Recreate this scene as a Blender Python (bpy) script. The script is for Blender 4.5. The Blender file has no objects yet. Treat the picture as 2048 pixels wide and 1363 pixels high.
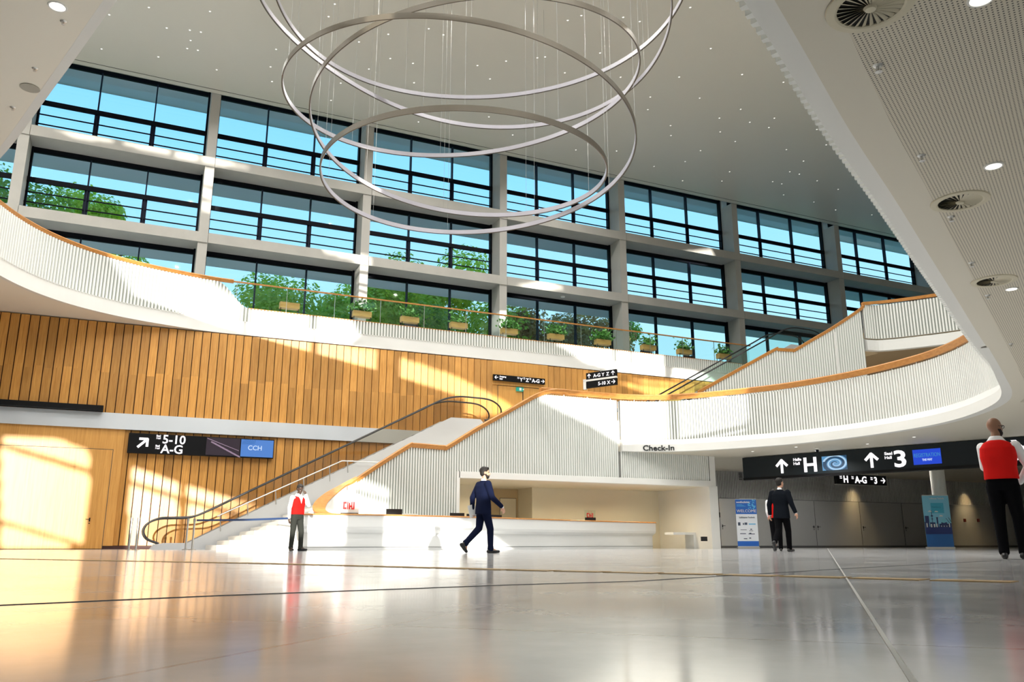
import bpy, bmesh, math, random
from mathutils import Vector, Matrix
random.seed(7)
PI = math.pi
C = bpy.context.scene.collection

# ---------------------------------------------------------------- camera maths (x along the glass front, y away from the lens, z up)
F = 1646.0; PITCH = math.atan(405.5/F); YAW = math.radians(24.9); EYE = .19
cp, sp = math.cos(PITCH), math.sin(PITCH)
def ray(x, y):
    r = (x-1024)/F; u = (681.5-y)/F
    z = u*cp+sp; h = cp-u*sp
    return (h*math.sin(YAW)+r*math.cos(YAW), h*math.cos(YAW)-r*math.sin(YAW), z)
def Z(x, y, z):
    d = ray(x, y); t = (z-EYE)/d[2]; return Vector((d[0]*t, d[1]*t, z))
def N(x, y, n):
    d = ray(x, y); t = n/d[1]; return Vector((d[0]*t, n, d[2]*t+EYE))
def ON(x, y, A, B):
    """point of the upright plane through A-B seen at a pixel; returns (distance along, z)"""
    d = ray(x, y); ex, ey = B[0]-A[0], B[1]-A[1]; L = math.hypot(ex, ey); ex /= L; ey /= L
    det = d[0]*(-ey)+ex*d[1]
    t = (A[0]*(-ey)+ex*A[1])/det
    px, py = d[0]*t, d[1]*t
    return ((px-A[0])*ex+(py-A[1])*ey, d[2]*t+EYE)

# ---------------------------------------------------------------- materials
def nodes(name):
    m = bpy.data.materials.new(name); m.use_nodes = True
    nt = m.node_tree; b = nt.nodes['Principled BSDF']
    return m, nt, b
def mat(name, col, rough=.5, metal=0., spec=.5, noise=0., nscale=8., bump=0., bscale=40.):
    m, nt, b = nodes(name)
    b.inputs['Base Color'].default_value = (*col, 1); b.inputs['Roughness'].default_value = rough
    b.inputs['Metallic'].default_value = metal; b.inputs['Specular IOR Level'].default_value = spec
    if noise or bump:
        tc = nt.nodes.new('ShaderNodeTexCoord')
    if noise:
        n = nt.nodes.new('ShaderNodeTexNoise'); n.inputs['Scale'].default_value = nscale; n.inputs['Detail'].default_value = 4
        nt.links.new(tc.outputs['Object'], n.inputs['Vector'])
        r = nt.nodes.new('ShaderNodeMapRange'); r.inputs['To Min'].default_value = 1-noise; r.inputs['To Max'].default_value = 1+noise
        nt.links.new(n.outputs['Fac'], r.inputs['Value'])
        mx = nt.nodes.new('ShaderNodeVectorMath'); mx.operation = 'SCALE'; mx.inputs[0].default_value = col
        nt.links.new(r.outputs[0], mx.inputs['Scale']); nt.links.new(mx.outputs[0], b.inputs['Base Color'])
    if bump:
        n2 = nt.nodes.new('ShaderNodeTexNoise'); n2.inputs['Scale'].default_value = bscale
        nt.links.new(tc.outputs['Object'], n2.inputs['Vector'])
        bp = nt.nodes.new('ShaderNodeBump'); bp.inputs['Strength'].default_value = bump
        nt.links.new(n2.outputs['Fac'], bp.inputs['Height']); nt.links.new(bp.outputs[0], b.inputs['Normal'])
    return m
def emit(name, col, s):
    m, nt, b = nodes(name)
    b.inputs['Base Color'].default_value = (0, 0, 0, 1)
    b.inputs['Emission Color'].default_value = (*col, 1); b.inputs['Emission Strength'].default_value = s
    return m
def glass(name, tint=(1, 1, 1), refl=.03):
    m = bpy.data.materials.new(name); m.use_nodes = True; nt = m.node_tree; nt.nodes.clear()
    o = nt.nodes.new('ShaderNodeOutputMaterial'); mx = nt.nodes.new('ShaderNodeMixShader')
    t = nt.nodes.new('ShaderNodeBsdfTransparent'); t.inputs[0].default_value = (*tint, 1)
    g = nt.nodes.new('ShaderNodeBsdfGlossy'); g.inputs['Roughness'].default_value = .02
    lw = nt.nodes.new('ShaderNodeLayerWeight'); lw.inputs['Blend'].default_value = .5
    pw = nt.nodes.new('ShaderNodeMath'); pw.operation = 'POWER'; pw.inputs[1].default_value = 4; nt.links.new(lw.outputs['Facing'], pw.inputs[0])
    ma = nt.nodes.new('ShaderNodeMath'); ma.operation = 'MULTIPLY_ADD'; ma.inputs[1].default_value = .35; ma.inputs[2].default_value = refl; nt.links.new(pw.outputs[0], ma.inputs[0])
    nt.links.new(ma.outputs[0], mx.inputs[0]); nt.links.new(t.outputs[0], mx.inputs[1]); nt.links.new(g.outputs[0], mx.inputs[2])
    nt.links.new(mx.outputs[0], o.inputs[0]); return m

def wood_mat(name, c1, c2, board=0., zstep=0., rough=.42, grain=(30, 30, 1.2), off=0.):
    """straight-grained veneer; every board gets its own tone from its position"""
    m, nt, b = nodes(name); L = nt.links
    tc = nt.nodes.new('ShaderNodeTexCoord'); sep = nt.nodes.new('ShaderNodeSeparateXYZ'); L.new(tc.outputs['Object'], sep.inputs[0])
    mp = nt.nodes.new('ShaderNodeMapping'); mp.inputs['Scale'].default_value = grain; L.new(tc.outputs['Object'], mp.inputs[0])
    n = nt.nodes.new('ShaderNodeTexNoise'); n.inputs['Scale'].default_value = 1.; n.inputs['Detail'].default_value = 6; n.inputs['Roughness'].default_value = .65
    vec = mp.outputs[0]
    if board:
        fx = nt.nodes.new('ShaderNodeMath'); fx.operation = 'MULTIPLY_ADD'; fx.inputs[1].default_value = 1/board; fx.inputs[2].default_value = off
        L.new(sep.outputs[0], fx.inputs[0]); fl = nt.nodes.new('ShaderNodeMath'); fl.operation = 'FLOOR'; L.new(fx.outputs[0], fl.inputs[0])
        wn = nt.nodes.new('ShaderNodeTexWhiteNoise'); wn.noise_dimensions = '1D'; L.new(fl.outputs[0], wn.inputs['W'])
        # joint height differs a little from board to board
        jz = nt.nodes.new('ShaderNodeMath'); jz.operation = 'MULTIPLY_ADD'; jz.inputs[1].default_value = .18
        L.new(wn.outputs['Value'], jz.inputs[0]); jz.inputs[2].default_value = zstep
        gt = nt.nodes.new('ShaderNodeMath'); gt.operation = 'GREATER_THAN'; L.new(sep.outputs[2], gt.inputs[0]); L.new(jz.outputs[0], gt.inputs[1])
        ad = nt.nodes.new('ShaderNodeMath'); ad.operation = 'MULTIPLY_ADD'; ad.inputs[1].default_value = 17.3; L.new(gt.outputs[0], ad.inputs[0]); L.new(fl.outputs[0], ad.inputs[2])
        w2 = nt.nodes.new('ShaderNodeTexWhiteNoise'); w2.noise_dimensions = '1D'; L.new(ad.outputs[0], w2.inputs['W'])
        cx = nt.nodes.new('ShaderNodeVectorMath'); cx.operation = 'ADD'; L.new(mp.outputs[0], cx.inputs[0]); L.new(w2.outputs['Color'], cx.inputs[1])
        sc = nt.nodes.new('ShaderNodeVectorMath'); sc.operation = 'SCALE'; sc.inputs['Scale'].default_value = 9; L.new(w2.outputs['Color'], sc.inputs[0]); L.new(sc.outputs[0], cx.inputs[1])
        vec = cx.outputs[0]
    L.new(vec, n.inputs['Vector'])
    r = nt.nodes.new('ShaderNodeValToRGB'); r.color_ramp.elements[0].position = .3; r.color_ramp.elements[1].position = .72
    r.color_ramp.elements[0].color = (*c1, 1); r.color_ramp.elements[1].color = (*c2, 1)
    L.new(n.outputs['Fac'], r.inputs[0])
    out = r.outputs[0]
    if board:
        mr = nt.nodes.new('ShaderNodeMapRange'); mr.inputs['To Min'].default_value = .74; mr.inputs['To Max'].default_value = 1.16; L.new(w2.outputs['Value'], mr.inputs['Value'])
        vs = nt.nodes.new('ShaderNodeVectorMath'); vs.operation = 'SCALE'; L.new(out, vs.inputs[0]); L.new(mr.outputs[0], vs.inputs['Scale']); out = vs.outputs[0]
    L.new(out, b.inputs['Base Color']); b.inputs['Roughness'].default_value = rough
    return m

M = {}
M['wood'] = wood_mat('larch_boards', (.50, .215, .038), (.74, .385, .095), board=.32, zstep=6.5)
M['wood_flat'] = wood_mat('larch_veneer', (.54, .25, .05), (.72, .38, .10), grain=(22, 22, .8))
M['gap'] = mat('board_gap', (.055, .02, .007), .8)
M['rail'] = wood_mat('oak_rail', (.44, .17, .035), (.60, .28, .07), grain=(6, 6, 18), rough=.4)
M['white'] = mat('white_plaster', (.80, .80, .77), .55, noise=.02, nscale=1.5)
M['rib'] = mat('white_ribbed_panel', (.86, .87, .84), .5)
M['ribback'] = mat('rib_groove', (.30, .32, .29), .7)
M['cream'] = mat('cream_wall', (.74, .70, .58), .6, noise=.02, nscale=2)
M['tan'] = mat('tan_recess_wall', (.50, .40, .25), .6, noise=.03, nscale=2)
M['ceil'] = mat('ceiling_plaster', (.62, .60, .53), .38, noise=.015, nscale=.4)
M['soffit'] = mat('soffit_plaster', (.70, .66, .56), .6)
M['concrete'] = mat('fair_faced_concrete', (.42, .405, .37), .75, noise=.12, nscale=1.3, bump=.05)
M['extslab'] = mat('outside_concrete', (.66, .72, .78), .8, noise=.05, nscale=.6)
M['black'] = mat('black_frame', (.002, .003, .006), .6, spec=.12)
M['navyframe'] = mat('dark_blue_frame', (.003, .007, .022), .5, spec=.2)
M['glass'] = glass('window_glass', (.93, .965, .985))
M['clear'] = glass('railing_glass', (.90, .96, .94))
M['escglass'] = glass('smoked_glass', (.91, .895, .86))
M['metal'] = mat('brushed_steel', (.62, .62, .60), .3, metal=.9)
M['greymetal'] = mat('grey_cladding', (.56, .565, .57), .4, metal=.2)
M['rubber'] = mat('black_rubber', (.015, .015, .016), .4)
M['grey'] = mat('grey_ribbed_wall', (.50, .50, .49), .5, noise=.03, nscale=3)
M['greydoor'] = mat('grey_door_leaf', (.42, .42, .415), .5)
M['darkgap'] = mat('door_joint', (.06, .06, .06), .8)
M['signblack'] = mat('sign_black', (.004, .004, .005), .4, spec=.2)
M['signgrey'] = mat('sign_dark_slate', (.010, .016, .020), .4, spec=.3)
M['text'] = emit('lit_lettering', (1, .96, .98), 1.3)
M['textw'] = mat('white_print', (.85, .85, .85), .5)
M['textk'] = mat('black_print', (.01, .012, .014), .4)
M['lamp'] = emit('lamp_lens', (1, .95, .85), 4.)
M['lampsoft'] = emit('small_lamp_lens', (1, .97, .9), 1.8)
M['bronze'] = mat('bronze_metal', (.10, .085, .062), .45, metal=.35, noise=.08, nscale=1)
M['diffuser'] = mat('pale_light_diffuser', (.42, .405, .45), .35)
M['cable'] = mat('steel_cable', (.35, .35, .34), .4, metal=.2)
M['counter'] = mat('counter_solid_surface', (.80, .81, .80), .3)
M['stone'] = mat('stair_stone', (.74, .73, .68), .35)
M['chair'] = mat('black_fabric', (.012, .012, .014), .8)
M['brass'] = mat('brass_inlay', (.36, .22, .07), .45, metal=.3)
M['red'] = mat('red_cloth', (.60, .010, .008), .8, spec=.1)
M['redprint'] = mat('red_print', (.70, .03, .03), .5)
M['shirt'] = mat('white_shirt', (.82, .82, .84), .8)
M['trouser_grey'] = mat('charcoal_trousers', (.030, .032, .028), .9, spec=.08)
M['trouser_black'] = mat('black_trousers', (.004, .004, .005), .9, spec=.05)
M['navy'] = mat('navy_suit', (.006, .009, .028), .9, spec=.06)
M['suit'] = mat('black_suit', (.007, .009, .013), .9, spec=.05)
M['shoe'] = mat('black_leather', (.010, .010, .012), .35)
M['skin_dark'] = mat('dark_skin', (.055, .028, .016), .5)
M['skin_light'] = mat('light_skin', (.55, .30, .20), .5)
M['skin_tan'] = mat('tan_skin', (.27, .135, .08), .45)
M['hair'] = mat('dark_hair', (.012, .009, .007), .7)
M['green_sign'] = emit('green_exit_sign', (.02, .42, .30), .9)
M['bark'] = mat('bark', (.10, .07, .045), .9, noise=.2, nscale=6)
M['soil'] = mat('lawn', (.25, .36, .12), .9, noise=.2, nscale=.3)
M['leaf_in'] = mat('indoor_leaf', (.10, .30, .045), .4)
M['planterwood'] = wood_mat('planter_wood', (.55, .30, .08), (.75, .47, .17), grain=(2, 20, 20))
M['holes'] = None

def perforated():
    m, nt, b = nodes('perforated_soffit'); L = nt.links
    tc = nt.nodes.new('ShaderNodeTexCoord'); mp = nt.nodes.new('ShaderNodeMapping'); mp.inputs['Rotation'].default_value = (0, 0, math.radians(-29.5))
    mp.inputs['Scale'].default_value = (33, 33, 33); L.new(tc.outputs['Object'], mp.inputs[0])
    fr = nt.nodes.new('ShaderNodeVectorMath'); fr.operation = 'FRACTION'; L.new(mp.outputs[0], fr.inputs[0])
    sb = nt.nodes.new('ShaderNodeVectorMath'); sb.operation = 'SUBTRACT'; sb.inputs[1].default_value = (.5, .5, 0); L.new(fr.outputs[0], sb.inputs[0])
    ml = nt.nodes.new('ShaderNodeVectorMath'); ml.operation = 'MULTIPLY'; ml.inputs[1].default_value = (1, 1, 0); L.new(sb.outputs[0], ml.inputs[0])
    ln = nt.nodes.new('ShaderNodeVectorMath'); ln.operation = 'LENGTH'; L.new(ml.outputs[0], ln.inputs[0])
    lt = nt.nodes.new('ShaderNodeMath'); lt.operation = 'LESS_THAN'; lt.inputs[1].default_value = .23; L.new(ln.outputs['Value'], lt.inputs[0])
    mx = nt.nodes.new('ShaderNodeMix'); mx.data_type = 'RGBA'; mx.inputs['A'].default_value = (.66, .61, .50, 1); mx.inputs['B'].default_value = (.09, .085, .07, 1)
    L.new(lt.outputs[0], mx.inputs['Factor']); L.new(mx.outputs['Result'], b.inputs['Base Color']); b.inputs['Roughness'].default_value = .6
    return m
M['perf'] = perforated()

def floor_mat():
    m, nt, b = nodes('polished_stone_floor'); L = nt.links
    tc = nt.nodes.new('ShaderNodeTexCoord'); mp = nt.nodes.new('ShaderNodeMapping'); mp.inputs['Rotation'].default_value = (0, 0, math.radians(-45))
    mp.inputs['Location'].default_value = (.35, .106, 0); L.new(tc.outputs['Object'], mp.inputs[0])
    br = nt.nodes.new('ShaderNodeTexBrick'); br.offset = .0; br.squash = 1
    br.inputs['Scale'].default_value = 1; br.inputs['Brick Width'].default_value = 2.2; br.inputs['Row Height'].default_value = 1.1
    br.inputs['Mortar Size'].default_value = .007; br.inputs['Mortar Smooth'].default_value = .3; br.inputs['Bias'].default_value = 0
    br.inputs['Color1'].default_value = (.48, .485, .49, 1); br.inputs['Color2'].default_value = (.53, .535, .545, 1); br.inputs['Mortar'].default_value = (.30, .29, .27, 1)
    L.new(mp.outputs[0], br.inputs['Vector'])
    n = nt.nodes.new('ShaderNodeTexNoise'); n.inputs['Scale'].default_value = 1.6; n.inputs['Detail'].default_value = 7; n.inputs['Roughness'].default_value = .6
    L.new(tc.outputs['Object'], n.inputs['Vector'])
    r = nt.nodes.new('ShaderNodeMapRange'); r.inputs['From Min'].default_value = .25; r.inputs['From Max'].default_value = .75
    r.inputs['To Min'].default_value = .84; r.inputs['To Max'].default_value = 1.14; L.new(n.outputs['Fac'], r.inputs['Value'])
    vs = nt.nodes.new('ShaderNodeVectorMath'); vs.operation = 'SCALE'; L.new(br.outputs['Color'], vs.inputs[0]); L.new(r.outputs[0], vs.inputs['Scale'])
    L.new(vs.outputs[0], b.inputs['Base Color'])
    r2 = nt.nodes.new('ShaderNodeMapRange'); r2.inputs['To Min'].default_value = .07; r2.inputs['To Max'].default_value = .19; L.new(n.outputs['Fac'], r2.inputs['Value'])
    L.new(r2.outputs[0], b.inputs['Roughness']); b.inputs['Specular IOR Level'].default_value = .5
    return m
M['floor'] = floor_mat()

def leaf_mat(name, c1, c2):
    m, nt, b = nodes(name); L = nt.links
    tc = nt.nodes.new('ShaderNodeTexCoord'); n = nt.nodes.new('ShaderNodeTexNoise'); n.inputs['Scale'].default_value = 1.3; n.inputs['Detail'].default_value = 5
    L.new(tc.outputs['Object'], n.inputs['Vector']); r = nt.nodes.new('ShaderNodeValToRGB')
    r.color_ramp.elements[0].position = .35; r.color_ramp.elements[1].position = .65
    r.color_ramp.elements[0].color = (*c1, 1); r.color_ramp.elements[1].color = (*c2, 1); L.new(n.outputs['Fac'], r.inputs[0])
    L.new(r.outputs[0], b.inputs['Base Color']); b.inputs['Roughness'].default_value = .55
    tr = nt.nodes.new('ShaderNodeBsdfTranslucent'); L.new(r.outputs[0], tr.inputs[0])
    mx = nt.nodes.new('ShaderNodeMixShader'); mx.inputs[0].default_value = .4
    L.new(b.outputs[0], mx.inputs[1]); L.new(tr.outputs[0], mx.inputs[2]); L.new(mx.outputs[0], nt.nodes['Material Output'].inputs[0])
    return m
M['leaf'] = leaf_mat('oak_leaves', (.40, .60, .03), (.84, .92, .10))
M['leaf2'] = leaf_mat('dark_oak_leaves', (.14, .32, .03), (.48, .68, .07))
M['leaf3'] = leaf_mat('copper_leaves', (.40, .18, .06), (.85, .66, .24))

# ---------------------------------------------------------------- mesh builder
class MB:
    def __init__(s): s.v = []; s.f = []; s.m = []; s.mi = 0
    def quad(s, *p):
        i = len(s.v); s.v += [tuple(q) for q in p]; s.f.append(tuple(range(i, i+len(p)))); s.m.append(s.mi)
    def box(s, a, b):
        x0, y0, z0 = a; x1, y1, z1 = b; i = len(s.v)
        s.v += [(x0, y0, z0), (x1, y0, z0), (x1, y1, z0), (x0, y1, z0), (x0, y0, z1), (x1, y0, z1), (x1, y1, z1), (x0, y1, z1)]
        for q in ((0, 3, 2, 1), (4, 5, 6, 7), (0, 1, 5, 4), (1, 2, 6, 5), (2, 3, 7, 6), (3, 0, 4, 7)):
            s.f.append(tuple(i+k for k in q)); s.m.append(s.mi)
    def prism(s, prof, axis, a, b):
        """closed 2D profile extruded; axis 'y' -> prof=(x,z), axis 'z' -> prof=(x,y), axis 'x' -> prof=(y,z)"""
        def P(u, v, t): return {'y': (u, t, v), 'z': (u, v, t), 'x': (t, u, v)}[axis]
        i = len(s.v); n = len(prof)
        s.v += [P(u, v, a) for u, v in prof]+[P(u, v, b) for u, v in prof]
        s.f.append(tuple(i+k for k in range(n))[::-1]); s.m.append(s.mi); s.f.append(tuple(i+n+k for k in range(n))); s.m.append(s.mi)
        for k in range(n):
            s.f.append((i+k, i+(k+1) % n, i+n+(k+1) % n, i+n+k)); s.m.append(s.mi)
    def sweep(s, path, prof, closed=False, up=(0, 0, 1), cap=True, lean=False):
        """profile (side, up) carried along a 3D path; side = right of travel; stays upright"""
        n = len(path); k = len(prof); i0 = len(s.v); up = Vector(up); P = [Vector(p) for p in path]
        for i in range(n):
            a = P[(i-1) % n] if closed or i > 0 else P[i]; b = P[(i+1) % n] if closed or i < n-1 else P[i]
            t = (b-a).normalized(); side = t.cross(up)
            if side.length < 1e-6: side = Vector((1, 0, 0))
            side.normalize(); u = side.cross(t) if lean else up
            for (x, y) in prof: s.v.append(tuple(P[i]+side*x+u*y))
        for i in range(n if closed else n-1):
            j = (i+1) % n
            for q in range(k):
                r = (q+1) % k
                s.f.append((i0+i*k+q, i0+j*k+q, i0+j*k+r, i0+i*k+r)); s.m.append(s.mi)
        if cap and not closed:
            s.f.append(tuple(i0+q for q in range(k))); s.m.append(s.mi); s.f.append(tuple(i0+(n-1)*k+q for q in range(k))[::-1]); s.m.append(s.mi)
    def tube(s, path, r, seg=8, closed=False):
        P = [Vector(p) for p in path]; n = len(P); i0 = len(s.v)
        ref = None
        for i in range(n):
            a = P[(i-1) % n] if closed or i > 0 else P[i]; b = P[(i+1) % n] if closed or i < n-1 else P[i]
            t = (b-a).normalized()
            if ref is None: ref = t.orthogonal().normalized()
            ref = (ref-t*ref.dot(t)); ref = ref.normalized() if ref.length > 1e-6 else t.orthogonal().normalized()
            w = t.cross(ref); rr = r[i] if isinstance(r, (list, tuple)) else r
            for q in range(seg):
                an = 2*PI*q/seg; s.v.append(tuple(P[i]+ref*math.cos(an)*rr+w*math.sin(an)*rr))
        for i in range(n if closed else n-1):
            j = (i+1) % n
            for q in range(seg):
                r_ = (q+1) % seg; s.f.append((i0+i*seg+q, i0+i*seg+r_, i0+j*seg+r_, i0+j*seg+q)); s.m.append(s.mi)
        if not closed:
            s.f.append(tuple(i0+q for q in range(seg))[::-1]); s.m.append(s.mi); s.f.append(tuple(i0+(n-1)*seg+q for q in range(seg))); s.m.append(s.mi)
    def lathe(s, prof, c=(0, 0, 0), seg=24):
        i0 = len(s.v); k = len(prof)
        for q in range(seg):
            an = 2*PI*q/seg
            for r, z in prof: s.v.append((c[0]+r*math.cos(an), c[1]+r*math.sin(an), c[2]+z))
        for q in range(seg):
            w = (q+1) % seg
            for j in range(k-1): s.f.append((i0+q*k+j, i0+w*k+j, i0+w*k+j+1, i0+q*k+j+1)); s.m.append(s.mi)
    def ell(s, c, r, rot=None, seg=16, rings=10):
        i0 = len(s.v); R = rot or Matrix.Identity(3)
        for j in range(rings+1):
            ph = PI*j/rings
            for q in range(seg):
                an = 2*PI*q/seg; p = Vector((math.sin(ph)*math.cos(an)*r[0], math.sin(ph)*math.sin(an)*r[1], math.cos(ph)*r[2]))
                s.v.append(tuple(Vector(c)+R @ p))
        for j in range(rings):
            for q in range(seg):
                w = (q+1) % seg; s.f.append((i0+j*seg+q, i0+(j+1)*seg+q, i0+(j+1)*seg+w, i0+j*seg+w)); s.m.append(s.mi)
    def build(s, name, mats, parent=None, smooth=False, loc=None):
        me = bpy.data.meshes.new(name)
        v = s.v
        if loc: v = [(a-loc[0], b-loc[1], c-loc[2]) for a, b, c in v]
        me.from_pydata(v, [], s.f)
        if not isinstance(mats, (list, tuple)): mats = [mats]
        for m in mats: me.materials.append(m)
        me.polygons.foreach_set('material_index', s.m)
        if smooth: me.polygons.foreach_set('use_smooth', [True]*len(s.f))
        me.validate(); me.update()
        o = bpy.data.objects.new(name, me); C.objects.link(o)
        if parent: o.parent = parent; o.matrix_parent_inverse = Matrix.Translation(-Vector(parent.location))
        if loc: o.location = loc
        return o
def tag(o, label=None, cat=None, group=None, kind=None):
    if label: o['label'] = label
    if cat: o['category'] = cat
    if group: o['group'] = group
    if kind: o['kind'] = kind
    return o
def empty(name, loc, label=None, cat=None, group=None, kind=None):
    o = bpy.data.objects.new(name, None); C.objects.link(o); o.location = loc; o.empty_display_size = .2
    bpy.context.view_layer.update()
    return tag(o, label, cat, group, kind)
def struct(o): o['kind'] = 'structure'; return o
def copy_tree(o, parent=None):
    c = o.copy(); C.objects.link(c)
    if parent: c.parent = parent
    for ch in list(o.children): copy_tree(ch, c)
    return c
def catmull(pts, per=12, closed=False):
    P = [Vector(p) for p in pts]; n = len(P); out = []
    rng = n if closed else n-1
    for i in range(rng):
        p0 = P[(i-1) % n] if closed or i > 0 else P[i]*2-P[i+1]
        p1 = P[i]; p2 = P[(i+1) % n]; p3 = P[(i+2) % n] if closed or i+2 < n else p2*2-p1
        for k in range(per):
            t = k/per
            out.append(.5*((2*p1)+(p2-p0)*t+(2*p0-5*p1+4*p2-p3)*t*t+(3*p1-p0-3*p2+p3)*t**3))
    if not closed: out.append(P[-1])
    return out
def resample(path, step):
    out = [path[0].copy()]; acc = 0; prev = path[0]
    for p in path[1:]:
        d = (p-prev).length
        while acc+d >= step and d > 1e-9:
            t = (step-acc)/d; q = prev.lerp(p, t); out.append(q); d -= (step-acc); prev = q; acc = 0
        acc += d; prev = p
    return out
def smoothstep(x): x = max(0, min(1, x)); return x*x*(3-2*x)

def text_mesh(body, size, origin, xdir, m, parent, name='lettering', align='LEFT', depth=.01, bold=0., sx=1.):
    cu = bpy.data.curves.new('t', 'FONT'); cu.body = body; cu.size = size; cu.align_x = align; cu.extrude = depth/2; cu.offset = bold; cu.resolution_u = 3
    t = bpy.data.objects.new('t', cu); C.objects.link(t)
    dg = bpy.context.evaluated_depsgraph_get(); me = bpy.data.meshes.new_from_object(t.evaluated_get(dg))
    bpy.data.objects.remove(t); me.materials.clear(); me.materials.append(m)
    x = Vector(xdir).normalized(); z = Vector((0, 0, 1)); y = x.cross(z)*1
    R = Matrix(((x.x*sx, z.x, y.x, 0), (x.y*sx, z.y, y.y, 0), (x.z*sx, z.z, y.z, 0), (0, 0, 0, 1)))
    me.transform(Matrix.Translation(Vector(origin)) @ R)
    o = bpy.data.objects.new(name, me); C.objects.link(o)
    if parent: o.parent = parent; o.matrix_parent_inverse = Matrix.Translation(-Vector(parent.location))
    return o
def plate(name, A, xdir, x0, x1, z0, z1, d0, d1, m, parent):
    """upright slab in the frame (xdir, z); d = out of the face towards the viewer"""
    x = Vector(xdir).normalized(); y = x.cross(Vector((0, 0, 1))); mb = MB(); A = Vector(A)
    P = [A+x*a+y*d for a, d in ((x0, d0), (x1, d0), (x1, d1), (x0, d1))]
    mb.prism([(p.x, p.y) for p in P], 'z', z0, z1)
    return mb.build(name, m, parent)
def poly_plate(name, A, xdir, pts, d0, d1, m, parent):
    x = Vector(xdir).normalized(); y = x.cross(Vector((0, 0, 1))); mb = MB(); A = Vector(A); n = len(pts); i = len(mb.v)
    for d in (d0, d1):
        for a, z in pts: mb.v.append(tuple(A+x*a+y*d+Vector((0, 0, z))))
    mb.f.append(tuple(range(n))); mb.f.append(tuple(range(n, 2*n))[::-1]); mb.m += [0, 0]
    for k in range(n): mb.f.append((k, (k+1) % n, n+(k+1) % n, n+k)); mb.m.append(0)
    return mb.build(name, m, parent)
def arrow_parts(A, xdir, cx, cz, size, ang, d, m, parent, w=.16):
    """arrow pointing at angle ang (0 = along x, 90 = up), one mesh"""
    x = Vector(xdir).normalized(); y = x.cross(Vector((0, 0, 1))); mb = MB(); A = Vector(A); ca, sa = math.cos(ang), math.sin(ang)
    def bar(p, q, hw):
        L = math.hypot(q[0]-p[0], q[1]-p[1]); nx, nz = -(q[1]-p[1])/L*hw, (q[0]-p[0])/L*hw
        c = [(p[0]+nx, p[1]+nz), (q[0]+nx, q[1]+nz), (q[0]-nx, q[1]-nz), (p[0]-nx, p[1]-nz)]
        c = [((a*ca-b*sa)*size+cx, (a*sa+b*ca)*size+cz) for a, b in c]
        i = len(mb.v)
        for dd in (d, d+.012):
            for a, b in c: mb.v.append(tuple(A+x*a+y*dd+Vector((0, 0, b))))
        for q_ in ((0, 1, 2, 3), (7, 6, 5, 4), (0, 4, 5, 1), (1, 5, 6, 2), (2, 6, 7, 3), (3, 7, 4, 0)): mb.f.append(tuple(i+k for k in q_)); mb.m.append(0)
    bar((-.5, 0), (.45, 0), w/2); bar((.05, .45), (.53, -.03), w/2); bar((.05, -.45), (.53, .03), w/2)
    return mb.build('arrow', m, parent)

# ---------------------------------------------------------------- paths of the two galleries
def path2(pts, per=14): return [Vector((p.x, p.y, 0)) for p in catmull([(a, b, 0) for a, b in pts], per)]
L1 = path2([(14.2, 28.0), (15.5, 28.03), (17.0, 28.0), (18.3, 27.87), (19.4, 27.4), (20.4, 26.5), (21.4, 25.0), (22.25, 23.2), (22.75, 20.8), (22.75, 18.6), (22.4, 16.9), (21.6, 15.3), (20.5, 13.9), (19.2, 12.85), (17.3, 11.7), (15, 10.35), (12.9, 9.15), (11, 8.05), (9, 6.9), (7.15, 5.83), (5.5, 4.9), (4.2, 4.12), (3.2, 3.52), (2.4, 2.98), (2.0, 2.3), (2.1, .5)])
L2 = path2([(31, 34.5), (24, 34.5), (16, 34.5), (8, 34.5), (4.4, 34.5), (2.6, 34.5), (.9, 34.15), (-.8, 33.55), (-2.3, 32.6), (-3.5, 31.3), (-4.4, 29.6), (-5.0, 27.5), (-5.2, 25), (-4.6, 22.8), (-3.3, 20.1), (-1.95, 16.1), (-.93, 12.95), (.4, 9), (2, 4.5), (3.4, -1), (4, -4)])
ZF1, ZS1, ZF2, ZS2, ZC = 5.0, 3.76, 9.68, 8.55, 21.6

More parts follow.
